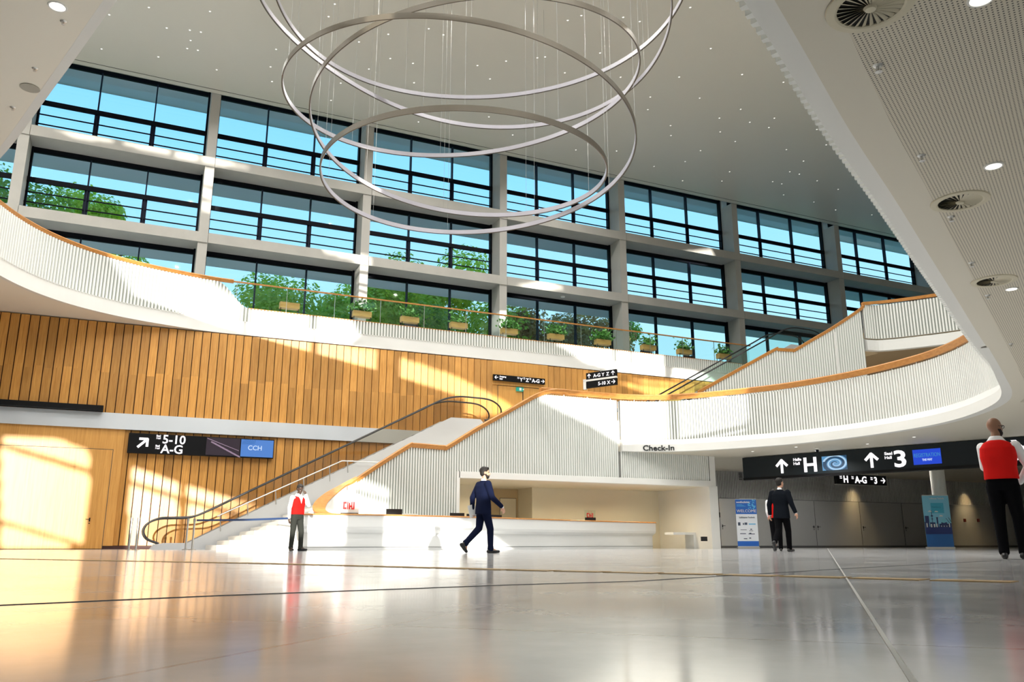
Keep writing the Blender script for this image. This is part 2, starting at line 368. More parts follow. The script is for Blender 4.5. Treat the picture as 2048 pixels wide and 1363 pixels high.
def offset(path, d):
    """shift an open path sideways (to the right of travel)"""
    out = []
    for i, p in enumerate(path):
        a = path[max(0, i-1)]; b = path[min(len(path)-1, i+1)]; t = (b-a).normalized()
        out.append(p+Vector((t.y, -t.x, 0))*d)
    return out
def ribbed(path, zb, zt, pitch=.11, depth=.045, side=1, duty=.58, back=.12):
    """upright ribbed cladding along a path: every rib a real batten in front of a backing sheet.
    side=+1 puts the ribs on the right of travel; zb, zt give bottom and top height at a point of the path"""
    R = resample(path, pitch); mb = MB()
    for i in range(len(R)-1):
        a, b = R[i], R[i+1]; t = (b-a).normalized(); nr = Vector((t.y, -t.x, 0))*side; l = i*pitch
        z0a, z1a, z0b, z1b = zb(a), zt(a), zb(b), zt(b)
        if z1a-z0a < .02 and z1b-z0b < .02: continue
        q = a.lerp(b, duty); zq0 = z0a+(z0b-z0a)*duty; zq1 = z1a+(z1b-z1a)*duty
        f = nr*depth
        def V(p, z): return (p.x, p.y, z)
        c = .012
        a2 = a+t*c+f; q2 = q-t*c+f
        mb.mi = 0
        mb.quad(V(a2, z0a), V(q2, zq0), V(q2, zq1), V(a2, z1a))
        mb.quad(V(a, z0a), V(a2, z0a), V(a2, z1a), V(a, z1a))
        mb.quad(V(q2, zq0), V(q, zq0), V(q, zq1), V(q2, zq1))
        mb.quad(V(a, z0a), V(q, zq0), V(q2, zq0), V(a2, z0a)); mb.quad(V(a2, z1a), V(q2, zq1), V(q, zq1), V(a, z1a))
        mb.mi = 1
        mb.quad(V(q, zq0), V(b, z0b), V(b, z1b), V(q, zq1))
        mb.mi = 2
        a3, b3 = a-nr*back, b-nr*back
        mb.quad(V(b3, z0b), V(a3, z0a), V(a3, z1a), V(b3, z1b)); mb.quad(V(a, z1a), V(b, z1b), V(b3, z1b), V(a3, z1a)); mb.quad(V(a, z0a), V(a3, z0a), V(b3, z0b), V(b, z0b))
    return mb
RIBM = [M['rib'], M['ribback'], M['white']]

# ================================================================ THE SETTING
def simple(name, a, b, m, kind='structure', parent=None):
    mb = MB(); mb.box(a, b); o = mb.build(name, m, parent)
    if kind and not parent: o['kind'] = kind
    return o
simple('floor', (-30, -8, -.3), (56, 34.6, 0), M['floor'])
# expansion joints and brass inlay in the stone floor
def floor_strip(pts, w, m, z=.002, dash=None):
    mb = MB(); P = [Vector((a, b, z)) for a, b in pts]
    if not dash: mb.sweep(P, [(-w/2, -.001), (w/2, -.001), (w/2, .001), (-w/2, .001)])
    else:
        for a, b in zip(P[:-1], P[1:]):
            L = (b-a).length; n = max(1, int(L/dash[0])); t = (b-a)/n; e = t.normalized(); nn = Vector((-e.y, e.x, 0))
            for k in range(n):
                c0 = a+t*k+e*dash[1]*.5; c1 = a+t*(k+1)-e*dash[1]*.5; sh = nn*(.006 if k % 2 else -.006)
                c0 += sh; c1 += sh
                q = [c0-nn*w/2, c1-nn*w/2, c1+nn*w/2, c0+nn*w/2]; mb.prism([(v.x, v.y) for v in q], 'z', .0, z+.002)
    return struct(mb.build('trim_1' if dash else 'trim_2', m))
bp = [Z(x, y, 0) for x, y in ((-250, 1111.5), (0, 1117), (512, 1126), (1024, 1139), (1440, 1148.5), (1700, 1155), (2040, 1164), (2300, 1170))]
floor_strip([(p.x, p.y) for p in bp], .20, M['brass'], dash=(.34, .05))
dp = [Z(x, y, 0) for x, y in ((-200, 1220), (0, 1210), (430, 1191), (1024, 1169), (1270, 1162), (1700, 1136), (2000, 1120), (2200, 1111))]
floor_strip([(p.x, p.y) for p in dp], .016, M['darkgap'], z=.001)

qa, qb = Z(1655, 1096, 0), Z(1830, 1370, 0); e_ = (qb-qa).normalized(); qc = qb+e_*.6
mb = MB(); nn_ = Vector((-e_.y, e_.x, 0))*.0045; mb.prism([(v.x, v.y) for v in (qa-nn_, qc-nn_, qc+nn_, qa+nn_)], 'z', 0, .0015); struct(mb.build('trim_5', mat('pale_sealant', (.56, .55, .52), .5)))
# main ceiling, with the shadow slot along the glass front; unseen roof behind, raised so the sun clears the ceiling
mb = MB(); mb.box((-30, 8, ZC), (56, 38.60, ZC+.3)); mb.box((-30, 38.66, ZC), (56, 39.0, ZC+.3)); struct(mb.build('ceiling', M['ceil']))
simple('slot_black_fill', (-30, 38.6, ZC+.012), (56, 38.66, ZC+.3), M['black'])  # black box filling the slot, standing in for its shade
simple('ceiling', (-30, -8, 27), (56, 8.2, 27.3), M['ceil'])
simple('wall_upper', (-30, 8, ZC+.3), (56, 8.2, 27), M['white'])
simple('wall_left', (-30.3, -8, 0), (-30, 43, 27.3), M['white'])
simple('wall_right', (56, -8, 0), (56.3, 40, 27.3), M['white'])

# wood wall under the second gallery: real boards with gaps
def board_wall(name, s0, s1, z0, z1, n=34.5, w=.32, gap=.035):
    mb = MB(); mb.mi = 1; mb.box((s0, n+.05, z0), (s1, n+.25, z1)); mb.mi = 0
    k0 = math.floor(s0/w); s = k0*w
    while s < s1:
        a, b = max(s0, s+gap/2), min(s1, s+w-gap/2)
        if b-a > .03:
            i = len(mb.v)   # each board is tilted a few millimetres, so that its edge catches the light
            prof = [(a, n+.005), (b, n-.03), (b, n+.05), (a, n+.05)]
            mb.prism(prof, 'z', z0+.01, z1-.01)
        s += w
    return struct(mb.build(name, [M['wood'], M['gap']]))
board_wall('wall_back', -30, 15.0, ZF1, 8.52)
board_wall('wall_back', 17.9, 34, ZF1, 8.52)
simple('wall_back', (15.0, 34.46, 7.38), (17.9, 34.75, 8.52), M['wood_flat'])
simple('wall_back', (15.0, 34.52, ZF1), (17.9, 34.75, 7.45), M['wood_flat'])
board_wall('wall_back', -.2, 13.2, .12, 4.4)
simple('wall_back', (-30, 34.46, .12), (-.2, 34.7, 4.4), M['wood_flat'])
simple('baseboard_back', (-30, 34.5, 0), (13.2, 34.75, .12), mat('dark_base', (.06, .018, .012), .6))
mb = MB(); mb.box((-30, 34.36, 4.4), (14.2, 34.8, 5.0))
struct(mb.build('trim_3', mat('grey_white_band', (.60, .64, .68), .45)))
# flush doors in the wood wall
def flush_door(name, s0, s1, z1, n, m, zb=.02, handle=None, hm=None, proud=.012):
    mb = MB(); mb.mi = 1; mb.box((s0-.02, n-.002, zb), (s1+.02, n+.01, z1+.02)); mb.mi = 0; mb.box((s0, n-proud, zb), (s1, n+.01, z1))
    o = struct(mb.build(name, [m, M['darkgap']]))
    if handle is not None:
        h = MB(); h.box((handle-.02, n-proud-.015, .98), (handle+.02, n-proud, 1.12)); sg = 1 if handle < (s0+s1)/2 else -1
        h.tube([(handle, n-proud, 1.06), (handle, n-proud-.06, 1.06), (handle+sg*.13, n-proud-.06, 1.06)], .012, 6); h.box((handle-.018, n-proud-.012, .90), (handle+.018, n-proud, .94))
        h.build('door_handle', hm or M['black'], o)
    return o
d0 = N(0, 1000, 34.44).x
flush_door('door_1', -9.2, -4.95, 3.62, 34.45, M['wood_flat'])
flush_door('door_2', -4.9, -.55, 3.62, 34.45, M['wood_flat'], handle=-1.05)
flush_door('door_3', 15.3, 16.55, 7.35, 34.5, M['wood_flat'], zb=ZF1+.02); flush_door('door_4', 16.6, 17.85, 7.35, 34.5, M['wood_flat'], zb=ZF1+.02)

# ---------------------------------------------------------------- glass front
cs = [-21.1, -13.35, -5.6, 2.15, 9.87, 17.6, 25.4, 34.0, 42.9, 51.8, 60.5]
for c in cs[:-1]:
    for (z0, z1) in ((9.0, 13.9), (14.39, 17.74), (18.23, 22.2)):
        if z1 > 22: z1 = ZC+.02 if False else 22.2
    mb = MB()
    mb.box((c-.215, 39.05, 8.9), (c+.215, 40.35, ZC+.001)); mb.box((c-.215, 40.0, ZC), (c+.215, 40.35, 22.3))
    mb.box((c-.225, 39.03, 13.86), (c+.225, 39.06, 13.9))
    struct(mb.build('concrete_column', M['concrete']))
for k, (z0, z1) in enumerate(((13.9, 14.39), (17.74, 18.23))):
    for a, b in zip(cs[:-1], cs[1:]):
        mb = MB(); mb.box((a+.225, 39.0, z0), (b+.205, 40.35, z1)); struct(mb.build('concrete_beam', M['concrete']))
rows = [(9.66, 13.9, 0), (14.39, 17.74, 1), (18.23, 22.25, 2)]
wn = 0
for a, b in zip(cs[:-1], cs[1:]):
    for z0, z1, r in rows:
        wn += 1; x0, x1 = a+.215, b-.215; nw = 40.3; hd = .24 if r < 2 else .2
        w = struct(empty('window_%d' % wn, ((x0+x1)/2, nw, z0)))
        f = MB(); f.box((x0, nw-.06, z1-hd), (x1, nw+.08, z1)); f.box((x0, nw-.04, z0), (x1, nw+.06, z0+.07))
        f.box((x0, nw-.10, z0), (x0+.09, nw+.08, z1)); f.box((x1-.09, nw-.18, z0), (x1, nw+.08, z1)); f.build('frame', M['black'], w)
        for q in (1, 2):
            xm = x0+(x1-x0)*q/3; g = MB(); g.box((xm-.03, nw-.16, z0), (xm+.03, nw+.08, z1-hd))
            if r: g.box((xm-.11, nw-.10, z0), (xm+.11, nw-.02, z0+1.62))
            g.build('mullion', M['navyframe'], w)
        p = MB(); p.box((x0+.09, nw, z0+.07), (x1-.09, nw+.012, z1-hd)); p.build('pane', M['glass'], w)
        if r:
            g = MB(); g.box((x0, nw-.2, z0+1.60), (x1, nw-.10, z0+1.83)); g.box((x0, nw-.15, z0+1.10), (x1, nw-.11, z0+1.155)); g.box((x0, nw-.15, z0+.62), (x1, nw-.11, z0+.675))
            g.build('guard_rail', M['black'], w)
for z0 in (22.28, 17.74, 13.9, 9.2):
    simple('outside_slab', (-30, 40.42, z0), (61, 42.55, z0+.42), M['extslab'])
simple('wall_facade', (-30, 39.0, 22.3), (61, 42, 27.3), M['concrete'])
simple('wall_facade', (-30, 40.2, -.3), (61, 40.5, 9.2), M['white'])

# ---------------------------------------------------------------- level two slab and gallery
def slab(name, outline, z0, z1, mats):
    mb = MB(); i = 0; n = len(outline)
    for z in (z0, z1):
        for a, b in outline: mb.v.append((a, b, z))
    mb.f.append(tuple(range(n))); mb.m.append(0); mb.f.append(tuple(range(n, 2*n))[::-1]); mb.m.append(1)
    for k in range(n): mb.f.append((k, (k+1) % n, n+(k+1) % n, n+k)); mb.m.append(0)
    o = mb.build(name, mats)
    bm = bmesh.new(); bm.from_mesh(o.data); bmesh.ops.triangulate(bm, faces=[f for f in bm.faces if len(f.verts) > 4]); bmesh.ops.recalc_face_normals(bm, faces=bm.faces); bm.to_mesh(o.data); bm.free()
    return struct(o)
inner2 = offset(L2, .10)           # the structural edge sits just behind the cladding
o2 = [(p.x, p.y) for p in inner2[::4]]
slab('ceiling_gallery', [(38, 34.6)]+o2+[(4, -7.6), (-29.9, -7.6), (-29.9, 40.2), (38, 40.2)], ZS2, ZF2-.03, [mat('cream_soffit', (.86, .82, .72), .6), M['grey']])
L2R = path2([(29.3, 25.65), (29.95, 25.5), (30.55, 24.85), (31.1, 24.05), (31.6, 23.2), (32.0, 22.2), (32.25, 21), (32.4, 19), (32.4, 16)])
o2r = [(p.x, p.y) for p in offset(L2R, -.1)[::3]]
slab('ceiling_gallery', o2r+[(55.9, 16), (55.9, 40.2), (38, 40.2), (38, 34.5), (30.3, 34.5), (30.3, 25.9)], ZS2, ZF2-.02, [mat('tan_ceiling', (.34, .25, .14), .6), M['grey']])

def top2(p): return 9.68+(10.70-9.68)*smoothstep((3.95-p.x)/1.35) if p.y > 30 else 10.70
g2 = empty('gallery_parapet', (4, 34.5, ZS2), 'white ribbed parapet of the upper gallery, sweeping from the left soffit along the window front', 'parapet')
L2c = offset(L2, -.035)
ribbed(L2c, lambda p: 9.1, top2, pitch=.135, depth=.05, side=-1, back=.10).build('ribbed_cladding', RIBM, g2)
mb = MB(); mb.sweep(resample(L2, .3), [(-.04, ZS2-.002), (-.04, 9.12), (.12, 9.12), (.12, ZS2-.002)]); mb.build('smooth_fascia', M['white'], g2)
lp = [p for p in resample(L2, .15) if not (p.y > 30 and p.x > 3.4)]
mb = MB(); mb.sweep([Vector((p.x, p.y, 10.85 if p.x < 2.2 or p.y < 30 else 10.85-.0*(p.x))) for p in lp], [(-.05, -.13), (-.09, -.02), (-.05, .02), (.07, .02), (.09, -.02), (.06, -.13)]); mb.build('handrail', M['rail'], g2)
gl = empty('glass_railing', (17, 34.5, ZF2), 'clear glass railing with thin wooden rail in front of the planter boxes', 'railing')
s = 3.4; pn = 0
while s < 30.3:
    e = min(s+2.05, 30.4); mb = MB(); mb.box((s+.01, 34.50, ZF2-.05), (e-.01, 34.517, 10.78)); mb.build('glass_pane', M['clear'], gl)
    mb = MB(); mb.box((s-.008, 34.495, ZF2), (s+.008, 34.525, 10.78)); mb.build('edge_strip', M['metal'], gl)
    s += 2.05
mb = MB(); mb.box((2.9, 34.47, 10.76), (30.5, 34.55, 10.81)); mb.build('handrail', M['rail'], gl)
mb = MB(); mb.box((3.9, 34.42, 9.675), (30.3, 34.52, 9.70)); mb.build('foot_strip', M['rail'], gl)

# level one slab, right soffit
inner1 = [(p.x, p.y) for p in offset(L1, -.12)[::4]]
slab('ceiling_foyer', inner1+[(55.9, .5), (55.9, 34.45), (13.3, 34.45), (13.3, 31.3), (14.3, 31.3)], ZS1+.002, ZF1, [M['soffit'], M['grey']])
# perforated field of the soffit, set back from the edge
per = [(p.x, p.y) for p in offset(L1, -.45)[12*14:-10:4]]
mb = MB(); n = len(per)+2; pts = per+[(30, .5), (30, 13)]
for a, b in pts: mb.v.append((a, b, ZS1-.004))
mb.f.append(tuple(range(len(pts)))); mb.m.append(0)
pf = mb.build('ceiling_panel', M['perf']); bm = bmesh.new(); bm.from_mesh(pf.data); bmesh.ops.triangulate(bm, faces=bm.faces); r_ = bmesh.ops.extrude_face_region(bm, geom=bm.faces[:]); bmesh.ops.translate(bm, verts=[v for v in r_['geom'] if isinstance(v, bmesh.types.BMVert)], vec=(0, 0, .005)); bm.to_mesh(pf.data); bm.free(); struct(pf)

i0 = min(range(len(L1)), key=lambda i: abs(L1[i].x-17.75)+abs(L1[i].y-28))
L1b = L1[i0:]
g1 = empty('curved_balcony', (20, 27, ZS1), 'big curved white ribbed balcony with wooden handrail above the check-in lettering', 'balcony')
def lipf(p): return smoothstep((p.y-9.5)/5.5) if p.x < 22 or p.y < 15 else 1.
L1c = [p+(q-p)*(1-lipf(p)) for p, q in zip(L1b, offset(L1b, .06))]
ribbed(L1c, lambda p: ZS1+.02+(4.22-ZS1-.02)*lipf(p), lambda p: 5.80, pitch=.115, depth=.05, side=1, back=.18).build('ribbed_cladding', RIBM, g1)
lb = [p for p in resample(L1b, .2) if lipf(p) > .02]; mb = MB(); k = 5; i_ = 0
for a_, p in enumerate(lb):
    q = lb[min(a_+1, len(lb)-1)]-lb[max(a_-1, 0)]; q.normalize(); nr = Vector((q.y, -q.x, 0)); f_ = lipf(p); h_ = (4.24-ZS1)*f_
    for o_, z_ in ((-.14, ZS1), (-.02+.16*f_, ZS1), (-.02+.16*f_, ZS1+h_*.6), (-.02+.09*f_, ZS1+h_), (-.14, ZS1+h_)): w_ = p+nr*o_; mb.v.append((w_.x, w_.y, z_))
for a_ in range(len(lb)-1):
    for q_ in range(5): r_ = (q_+1) % 5; mb.f.append((a_*5+q_, (a_+1)*5+q_, (a_+1)*5+r_, a_*5+r_)); mb.m.append(0)
mb.f.append((0, 1, 2, 3, 4)); mb.m.append(0)
mb.build('smooth_fascia', M['white'], g1)
railp = resample(L1, .2)
mb = MB(); mb.sweep([Vector((p.x, p.y, 6.06)) for p in railp], [(-.03, -.20), (-.10, -.03), (-.08, .01), (.09, .01), (.11, -.03), (.05, -.20)]); mb.build('handrail', M['rail'], g1)
pp = resample(L1, 1.05)
for p in pp[1:-1]:
    mb = MB(); mb.tube([(p.x, p.y, 5.78), (p.x, p.y, 5.90)], .018, 6); mb.build('rail_post', M['metal'], g1)

# ---------------------------------------------------------------- stair wall (white, ribbed) with the desk recess
RP = [(5.75, 1.15), (6.0, 1.33), (6.45, 1.78), (6.92, 2.22), (7.94, 2.95), (8.95, 3.62), (9.12, 3.665), (9.5, 3.66), (10.25, 3.64), (10.45, 3.68), (11.49, 4.34), (12.5, 4.93), (13.6, 5.58), (14.0, 5.8), (14.35, 5.95), (14.8, 6.05), (15.4, 6.07)]
def prof(s, P=RP):
    if s <= P[0][0]: return P[0][1]
    for (a, za), (b, zb_) in zip(P[:-1], P[1:]):
        if s <= b: return za+(zb_-za)*(s-a)/(b-a)
    return P[-1][1]
W = [Vector((5.9, 28, 0)), Vector((17.75, 28, 0))]
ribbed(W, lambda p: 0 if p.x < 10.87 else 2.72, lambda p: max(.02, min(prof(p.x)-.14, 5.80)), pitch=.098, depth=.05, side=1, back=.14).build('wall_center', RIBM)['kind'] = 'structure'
ribbed([Vector((17.75, 28.0, 0)), Vector((22.1, 28.0, 0))], lambda p: 2.72, lambda p: ZS1, pitch=.098, depth=.05, side=1, back=.14).build('wall_center', RIBM)['kind'] = 'structure'
mb = MB(); mb.box((10.87, 27.93, 2.50), (22.12, 28.3, 2.73)); mb.box((10.78, 27.93, 0), (10.9, 28.3, 2.73)); mb.box((21.98, 27.93, 0), (22.4, 33.4, 2.52)); mb.box((22.1, 28.0, 2.5), (22.4, 33.4, ZS1))
struct(mb.build('trim_4', M['white']))
# recess behind the desk
mb = MB(); mb.box((9.0, 28.3, 2.50), (22.1, 34.3, 2.6)); struct(mb.build('ceiling_recess', M['cream']))
simple('wall_recess', (15.6, 31.6, 0), (22.1, 31.8, 2.5), M['cream'])
simple('wall_recess', (10.0, 31.2, 0), (13.3, 31.4, 2.5), M['cream'])
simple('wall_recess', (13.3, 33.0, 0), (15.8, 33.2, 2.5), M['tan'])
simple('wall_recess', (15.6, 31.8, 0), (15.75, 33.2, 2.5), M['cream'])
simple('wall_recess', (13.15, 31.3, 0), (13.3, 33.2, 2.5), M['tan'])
simple('wall_recess', (10.0, 28.3, 0), (10.15, 31.4, 2.5), M['cream'])
flush_door('door_5', 14.75, 15.5, 2.1, 33.0, M['cream'])
mb = MB(); mb.box((14.2, 32.96, 1.15), (14.4, 33.0, 1.4)); tag(mb.build('wall_box', M['chair']), 'small black box on the tan wall of the check-in recess', 'wall box')

# wall of grey doors
ribbed([Vector((22.4, 33.5, 0)), Vector((56, 33.5, 0))], lambda p: 2.42, lambda p: ZS1, pitch=.105, depth=.03, side=1, duty=.7, back=.1).build('wall_doors', [M['grey'], M['darkgap'], M['grey']])['kind'] = 'structure'
simple('wall_doors', (22.4, 33.5, 0), (56, 33.6, 2.42), M['grey'])
simple('baseboard_doors', (22.4, 33.46, 0), (56, 33.5, .10), mat('dark_skirting', (.09, .09, .09), .5))
def ds(x, y=1051): return N(x, y, 33.48).x
flush_door('door_6', ds(1441), ds(1482), 2.4, 33.49, M['grey'], zb=.1, handle=ds(1445))
edges = [(1548, 1631, 'R'), (1632, 1721, 'L'), (1723, 1806, 'L'), (1808, 1870, 'L')]
for k, (a, b, hside) in enumerate(edges):
    sa, sb = ds(a), ds(b)
    flush_door('door_%d' % (7+k), sa, sb, 2.4, 33.49, M['greydoor'], zb=.1, handle=(sb-.12 if hside == 'R' else sa+.12))
for x in (1930, 1957):
    q = N(x, 1040, 33.45); mb = MB(); mb.box((q.x-.07, 33.43, q.z-.09), (q.x+.07, 33.5, q.z+.09)); tag(mb.build('call_point', mat('dark_red_box', (.16, .02, .015), .5)), ('left' if x == 1930 else 'right')+' of two small dark red wall boxes beside the city banner', 'call point')
# white round column
q = Z(1892, 1097.5, 0); cx, cy = 29.3, 22.9
mb = MB(); mb.lathe([(0, 0), (.27, 0), (.27, ZS1), (0, ZS1)], (cx, cy, 0), 32); struct(mb.build('concrete_column', mat('pale_column', (.58, .57, .52), .5), smooth=False))

# upper right: space behind the opening
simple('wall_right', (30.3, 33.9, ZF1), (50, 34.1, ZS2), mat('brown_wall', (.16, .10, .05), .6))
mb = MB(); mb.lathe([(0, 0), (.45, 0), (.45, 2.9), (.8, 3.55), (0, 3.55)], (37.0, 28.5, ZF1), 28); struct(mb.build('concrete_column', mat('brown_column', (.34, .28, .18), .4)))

# ---------------------------------------------------------------- second stair wall and right upper gallery
R2px = [(1396.6, 780), (1470, 739), (1547, 696.5), (1553, 695.5), (1560, 695.8), (1583, 697), (1590, 696), (1625.7, 675), (1660, 655), (1700, 629), (1724.7, 611)]
QA, QB = Vector((20.75, 26.75, 0)), Vector((29.3, 25.65, 0)); qd = (QB-QA).normalized()
R2 = [ON(x, y, QA, QB) for x, y in R2px]
R2 = [(-1.0, R2[0][1]-.5)]+R2+[((QB-QA).length, 10.76)]
w2 = empty('stair_parapet', (25, 25.65, ZF1), 'white ribbed stair wall with red-brown rail climbing to the upper right gallery', 'stair wall')
def sp2(p): return prof((Vector((p.x, p.y, 0))-QA).dot(qd), R2)-.1
ribbed([QA, QB], lambda p: ZF1, sp2, pitch=.125, depth=.04, side=1, back=.2).build('ribbed_cladding', RIBM, w2)
ribbed(L2R, lambda p: 9.1, lambda p: 10.66, pitch=.125, depth=.04, side=1, back=.1).build('ribbed_cladding', RIBM, w2)
mb = MB(); mb.sweep(resample(L2R, .2), [(-.2, ZS2-.01), (.07, ZS2-.01), (.07, 8.98), (-.2, 9.12)]); mb.build('smooth_fascia', M['white'], w2)
rp = [QA+qd*a+Vector((0, 0, b)) for a, b in R2[1:]]
rp = catmull(rp, 6)+[Vector((p.x, p.y, 10.85)) for p in resample(L2R, .2) if p.x > 29.95]
mb = MB(); mb.sweep(rp, [(-.05, -.14), (-.08, -.01), (.08, -.01), (.06, -.14)]); mb.build('handrail', M['rail'], w2)
a_, z_ = ON(1667, 665, QA, QB); plate('corner_strip', QA, qd, a_-.05, a_+.05, ZF1, z_, .03, .12, M['white'], w2)

# rail of the main stair
st = empty('staircase', (7, 29.5, 0), 'wide pale stone staircase between the escalator and the white ribbed wall', 'staircase')
for k in range(17):
    z = (k+1)*.15; s0 = 2.75+k*.365; mb = MB(); mb.box((s0, 27.6 if s0 < 5.6 else 28.1, z-.15 if k else 0), (9.2, 31.25, z)) if s0 < 5.6 else mb.box((s0, 28.1, z-.15), (9.2, 31.25, z))
    mb.build('step', M['stone'], st)
mb = MB(); mb.box((9.05, 28.1, 2.3), (10.6, 31.25, 2.55)); mb.build('landing', M['stone'], st)
for k in range(16):
    z = 2.55+(k+1)*.153; s0 = 10.3+k*.27; mb = MB(); mb.box((s0, 28.1, z-.30), (s0+.30, 31.25, z)); mb.build('step', M['stone'], st)
path = [(a, 28.0, b) for a, b in [(6.8, 2.10)]+RP[3:]]
cr = catmull([Vector(p) for p in path], 6)
mb = MB(); mb.sweep(cr, [(-.16, -.17), (-.19, -.03), (-.16, .0), (.10, .0), (.13, -.03), (.08, -.17)]); mb.build('handrail', M['rail'], st)
# the rail flares into a broad flat curl that runs down onto the desk
outer = [(712, 952, 28.0), (703, 956.5, 28.0), (676, 971, 28.0), (652, 984, 27.9), (634, 998, 27.6), (626, 1009, 27.2), (626, 1017, 26.7), (634, 1024, 26.2), (650, 1027.5, 25.8), (668, 1028, 25.66)]
inner = [(714, 956, 27.9), (706, 961, 27.9), (688, 973, 27.85), (671, 987, 27.7), (658, 1000, 27.4), (652, 1010, 27.0), (651, 1018, 26.6), (656, 1023, 26.25), (664, 1025.5, 25.95), (672, 1026, 25.8)]
co = catmull([N(*p) for p in outer], 5); ci = catmull([N(*p) for p in inner], 5)
mb = MB()
for i in range(len(co)-1):
    a, b, c, d = co[i], co[i+1], ci[i+1], ci[i]; dn = Vector((0, 0, -.05))
    mb.quad(a, b, c, d); mb.quad(a+dn, d+dn, c+dn, b+dn); mb.quad(a, a+dn, b+dn, b); mb.quad(d, c, c+dn, d+dn)
mb.build('rail_curl', M['rail'], st)
mb = MB()
for i in range(len(ci)-1):
    a, b = ci[i]+Vector((0, 0, -.03)), ci[i+1]+Vector((0, 0, -.03)); a0, b0 = Vector((a.x, a.y, 0)), Vector((b.x, b.y, 0))
    mb.quad(a, b, b0, a0); k = Vector((-.06, .03, 0)); mb.quad(a+k, a0+k, b0+k, b+k)
mb.build('curl_wall', M['white'], st, smooth=True)
# thin steel rail along the escalator side
def n31(x, y): return N(x, y, 31.2)
rl = [n31(434, 1032), n31(684, 921), n31(700, 921.5), n31(760, 925)]
rl[3] = Vector((rl[2].x+1.5, 31.2, rl[2].z)); 
mb = MB(); mb.tube(rl, .022, 8); mb.build('side_rail', M['metal'], st)
for x, yt, yb in ((440, 1029, 1062), (495, 1005, 1030), (551, 980, 1008), (607, 955, 986), (659, 932, 962), (695, 922, 945)):
    a = n31(x, yt); b = n31(x+1, yb); mb = MB(); mb.tube([b, (a.x, 31.2, a.z)], .018, 6); mb.build('rail_post', M['metal'], st)

# ---------------------------------------------------------------- escalators
def escalator(name, s0, z0, rise, n0, n1, label, foot=True):
    e = empty(name, (s0, n0, z0), label, 'escalator'); run = rise/.516; s1 = s0+run
    def base(s): return z0+.22+max(0, min(rise, (s-s0)*.516))
    # cladding on both sides
    for n_, t in ((n0, .06), (n1, .06)):
        prof_ = [(s0-1.15, z0+.0), (s0-1.05, z0+.17), (s0-.7, z0+.22), (s0, z0+.22), (s1, z0+rise+.22), (s1+1.3, z0+rise+.22), (s1+1.5, z0+rise), (s1+.9, z0+rise-.6), (s0+1.2, z0)]
        mb = MB(); mb.prism(prof_, 'y', n_-t/2, n_+t/2); mb.build('side_cladding', M['greymetal'], e)
    mb = MB(); mb.prism([(s0-.9, z0+.02), (s0, z0+.02), (s1, z0+rise+.02), (s1+1.4, z0+rise+.02), (s1+1.4, z0+rise-.5), (s1, z0+rise-.6), (s0+1.2, z0-.0)], 'y', n0+.04, n1-.04); mb.build('truss', M['greymetal'], e)
    mb = MB(); ns = int(run/.4)
    for k in range(ns):
        a = s0+k*.4; mb.box((a, n0+.16, z0+(a-s0)*.516+.0), (a+.4, n1-.16, z0+(a-s0)*.516+.2))
    mb.build('step_band', M['chair'], e)
    for n_ in (n0, n1):
        top = [(s0-.9, z0+.20), (s0-1.28, z0+.36), (s0-1.42, z0+.62), (s0-1.30, z0+.88), (s0-.95, z0+1.05), (s0-.5, z0+1.08), (s0+.1, z0+1.12), (s0+.6, z0+1.32), *[(s0+.6+(run-1.0)*k/10, z0+1.32+(rise-.40)*k/10) for k in range(1, 10)], (s1-.4, z0+rise+.92), (s1+.25, z0+rise+1.10), (s1+.9, z0+rise+1.12), (s1+1.7, z0+rise+1.08), (s1+2.15, z0+rise+.85), (s1+2.25, z0+rise+.55), (s1+2.0, z0+rise+.3), (s1+1.5, z0+rise+.2)]
        hp = catmull([Vector((a, n_, b)) for a, b in top], 5)
        mb = MB(); mb.sweep(hp, [(-.035, -.02), (.035, -.02), (.035, .02), (-.035, .02)], up=(0, 1, 0), lean=True) if False else mb.tube(hp, .035, 8); mb.build('handrail', M['rubber'], e)
        gp = [(a, b-.03) for a, b in [(p.x, p.z) for p in hp]]+[(s1+1.3, z0+rise+.2), (s1, z0+rise+.2), (s0, z0+.2)]
        mb = MB(); mb.prism(gp, 'y', n_-.006, n_+.006); o = mb.build('glass_balustrade', M['escglass'] if foot else M['clear'], e)
        bm = bmesh.new(); bm.from_mesh(o.data); bmesh.ops.triangulate(bm, faces=[f for f in bm.faces if len(f.verts) > 4]); bm.to_mesh(o.data); bm.free()
    return e
escalator('escalator', 2.15, 0, 5.0, 31.45, 32.75, 'glass-sided escalator rising along the wooden wall beside the stone stairs')
escalator('escalator', 20.5, ZF1, ZF2-ZF1, 30.5, 31.8, 'escalator climbing to the upper gallery behind the curved balcony', foot=False)

# ================================================================ THINGS
# ---------------------------------------------------------------- curved check-in desk
DP = [N(*p) for p in ()]
desk_top = [(5.0, 26.4), (5.25, 25.95), (5.8, 25.66), (6.6, 25.6), (8.0, 25.7), (10.6, 26.35), (13.6, 27.6), (17.0, 29.0), (20.55, 30.1)]
dpth = path2(desk_top, 8)
dk = empty('reception_desk', (12, 27, 0), 'long curved white check-in desk with thin wooden top edge below the recess', 'desk')
mb = MB(); mb.sweep(dpth, [(0, .0), (0, .52), (.16, .62), (.20, .70), (.20, 1.04), (-.35, 1.04), (-.35, 0)]); mb.build('front_panel', M['counter'], dk)
mb = MB(); mb.sweep(dpth, [(.012, .09), (.012, .10), (-.0, .10), (-.0, .09)]); mb.build('plinth_line', M['darkgap'], dk)
mb = MB(); mb.sweep(dpth, [(.23, 1.042), (.24, 1.07), (.22, 1.085), (-.40, 1.085), (-.40, 1.042)]); mb.build('desk_top', M['rail'], dk)
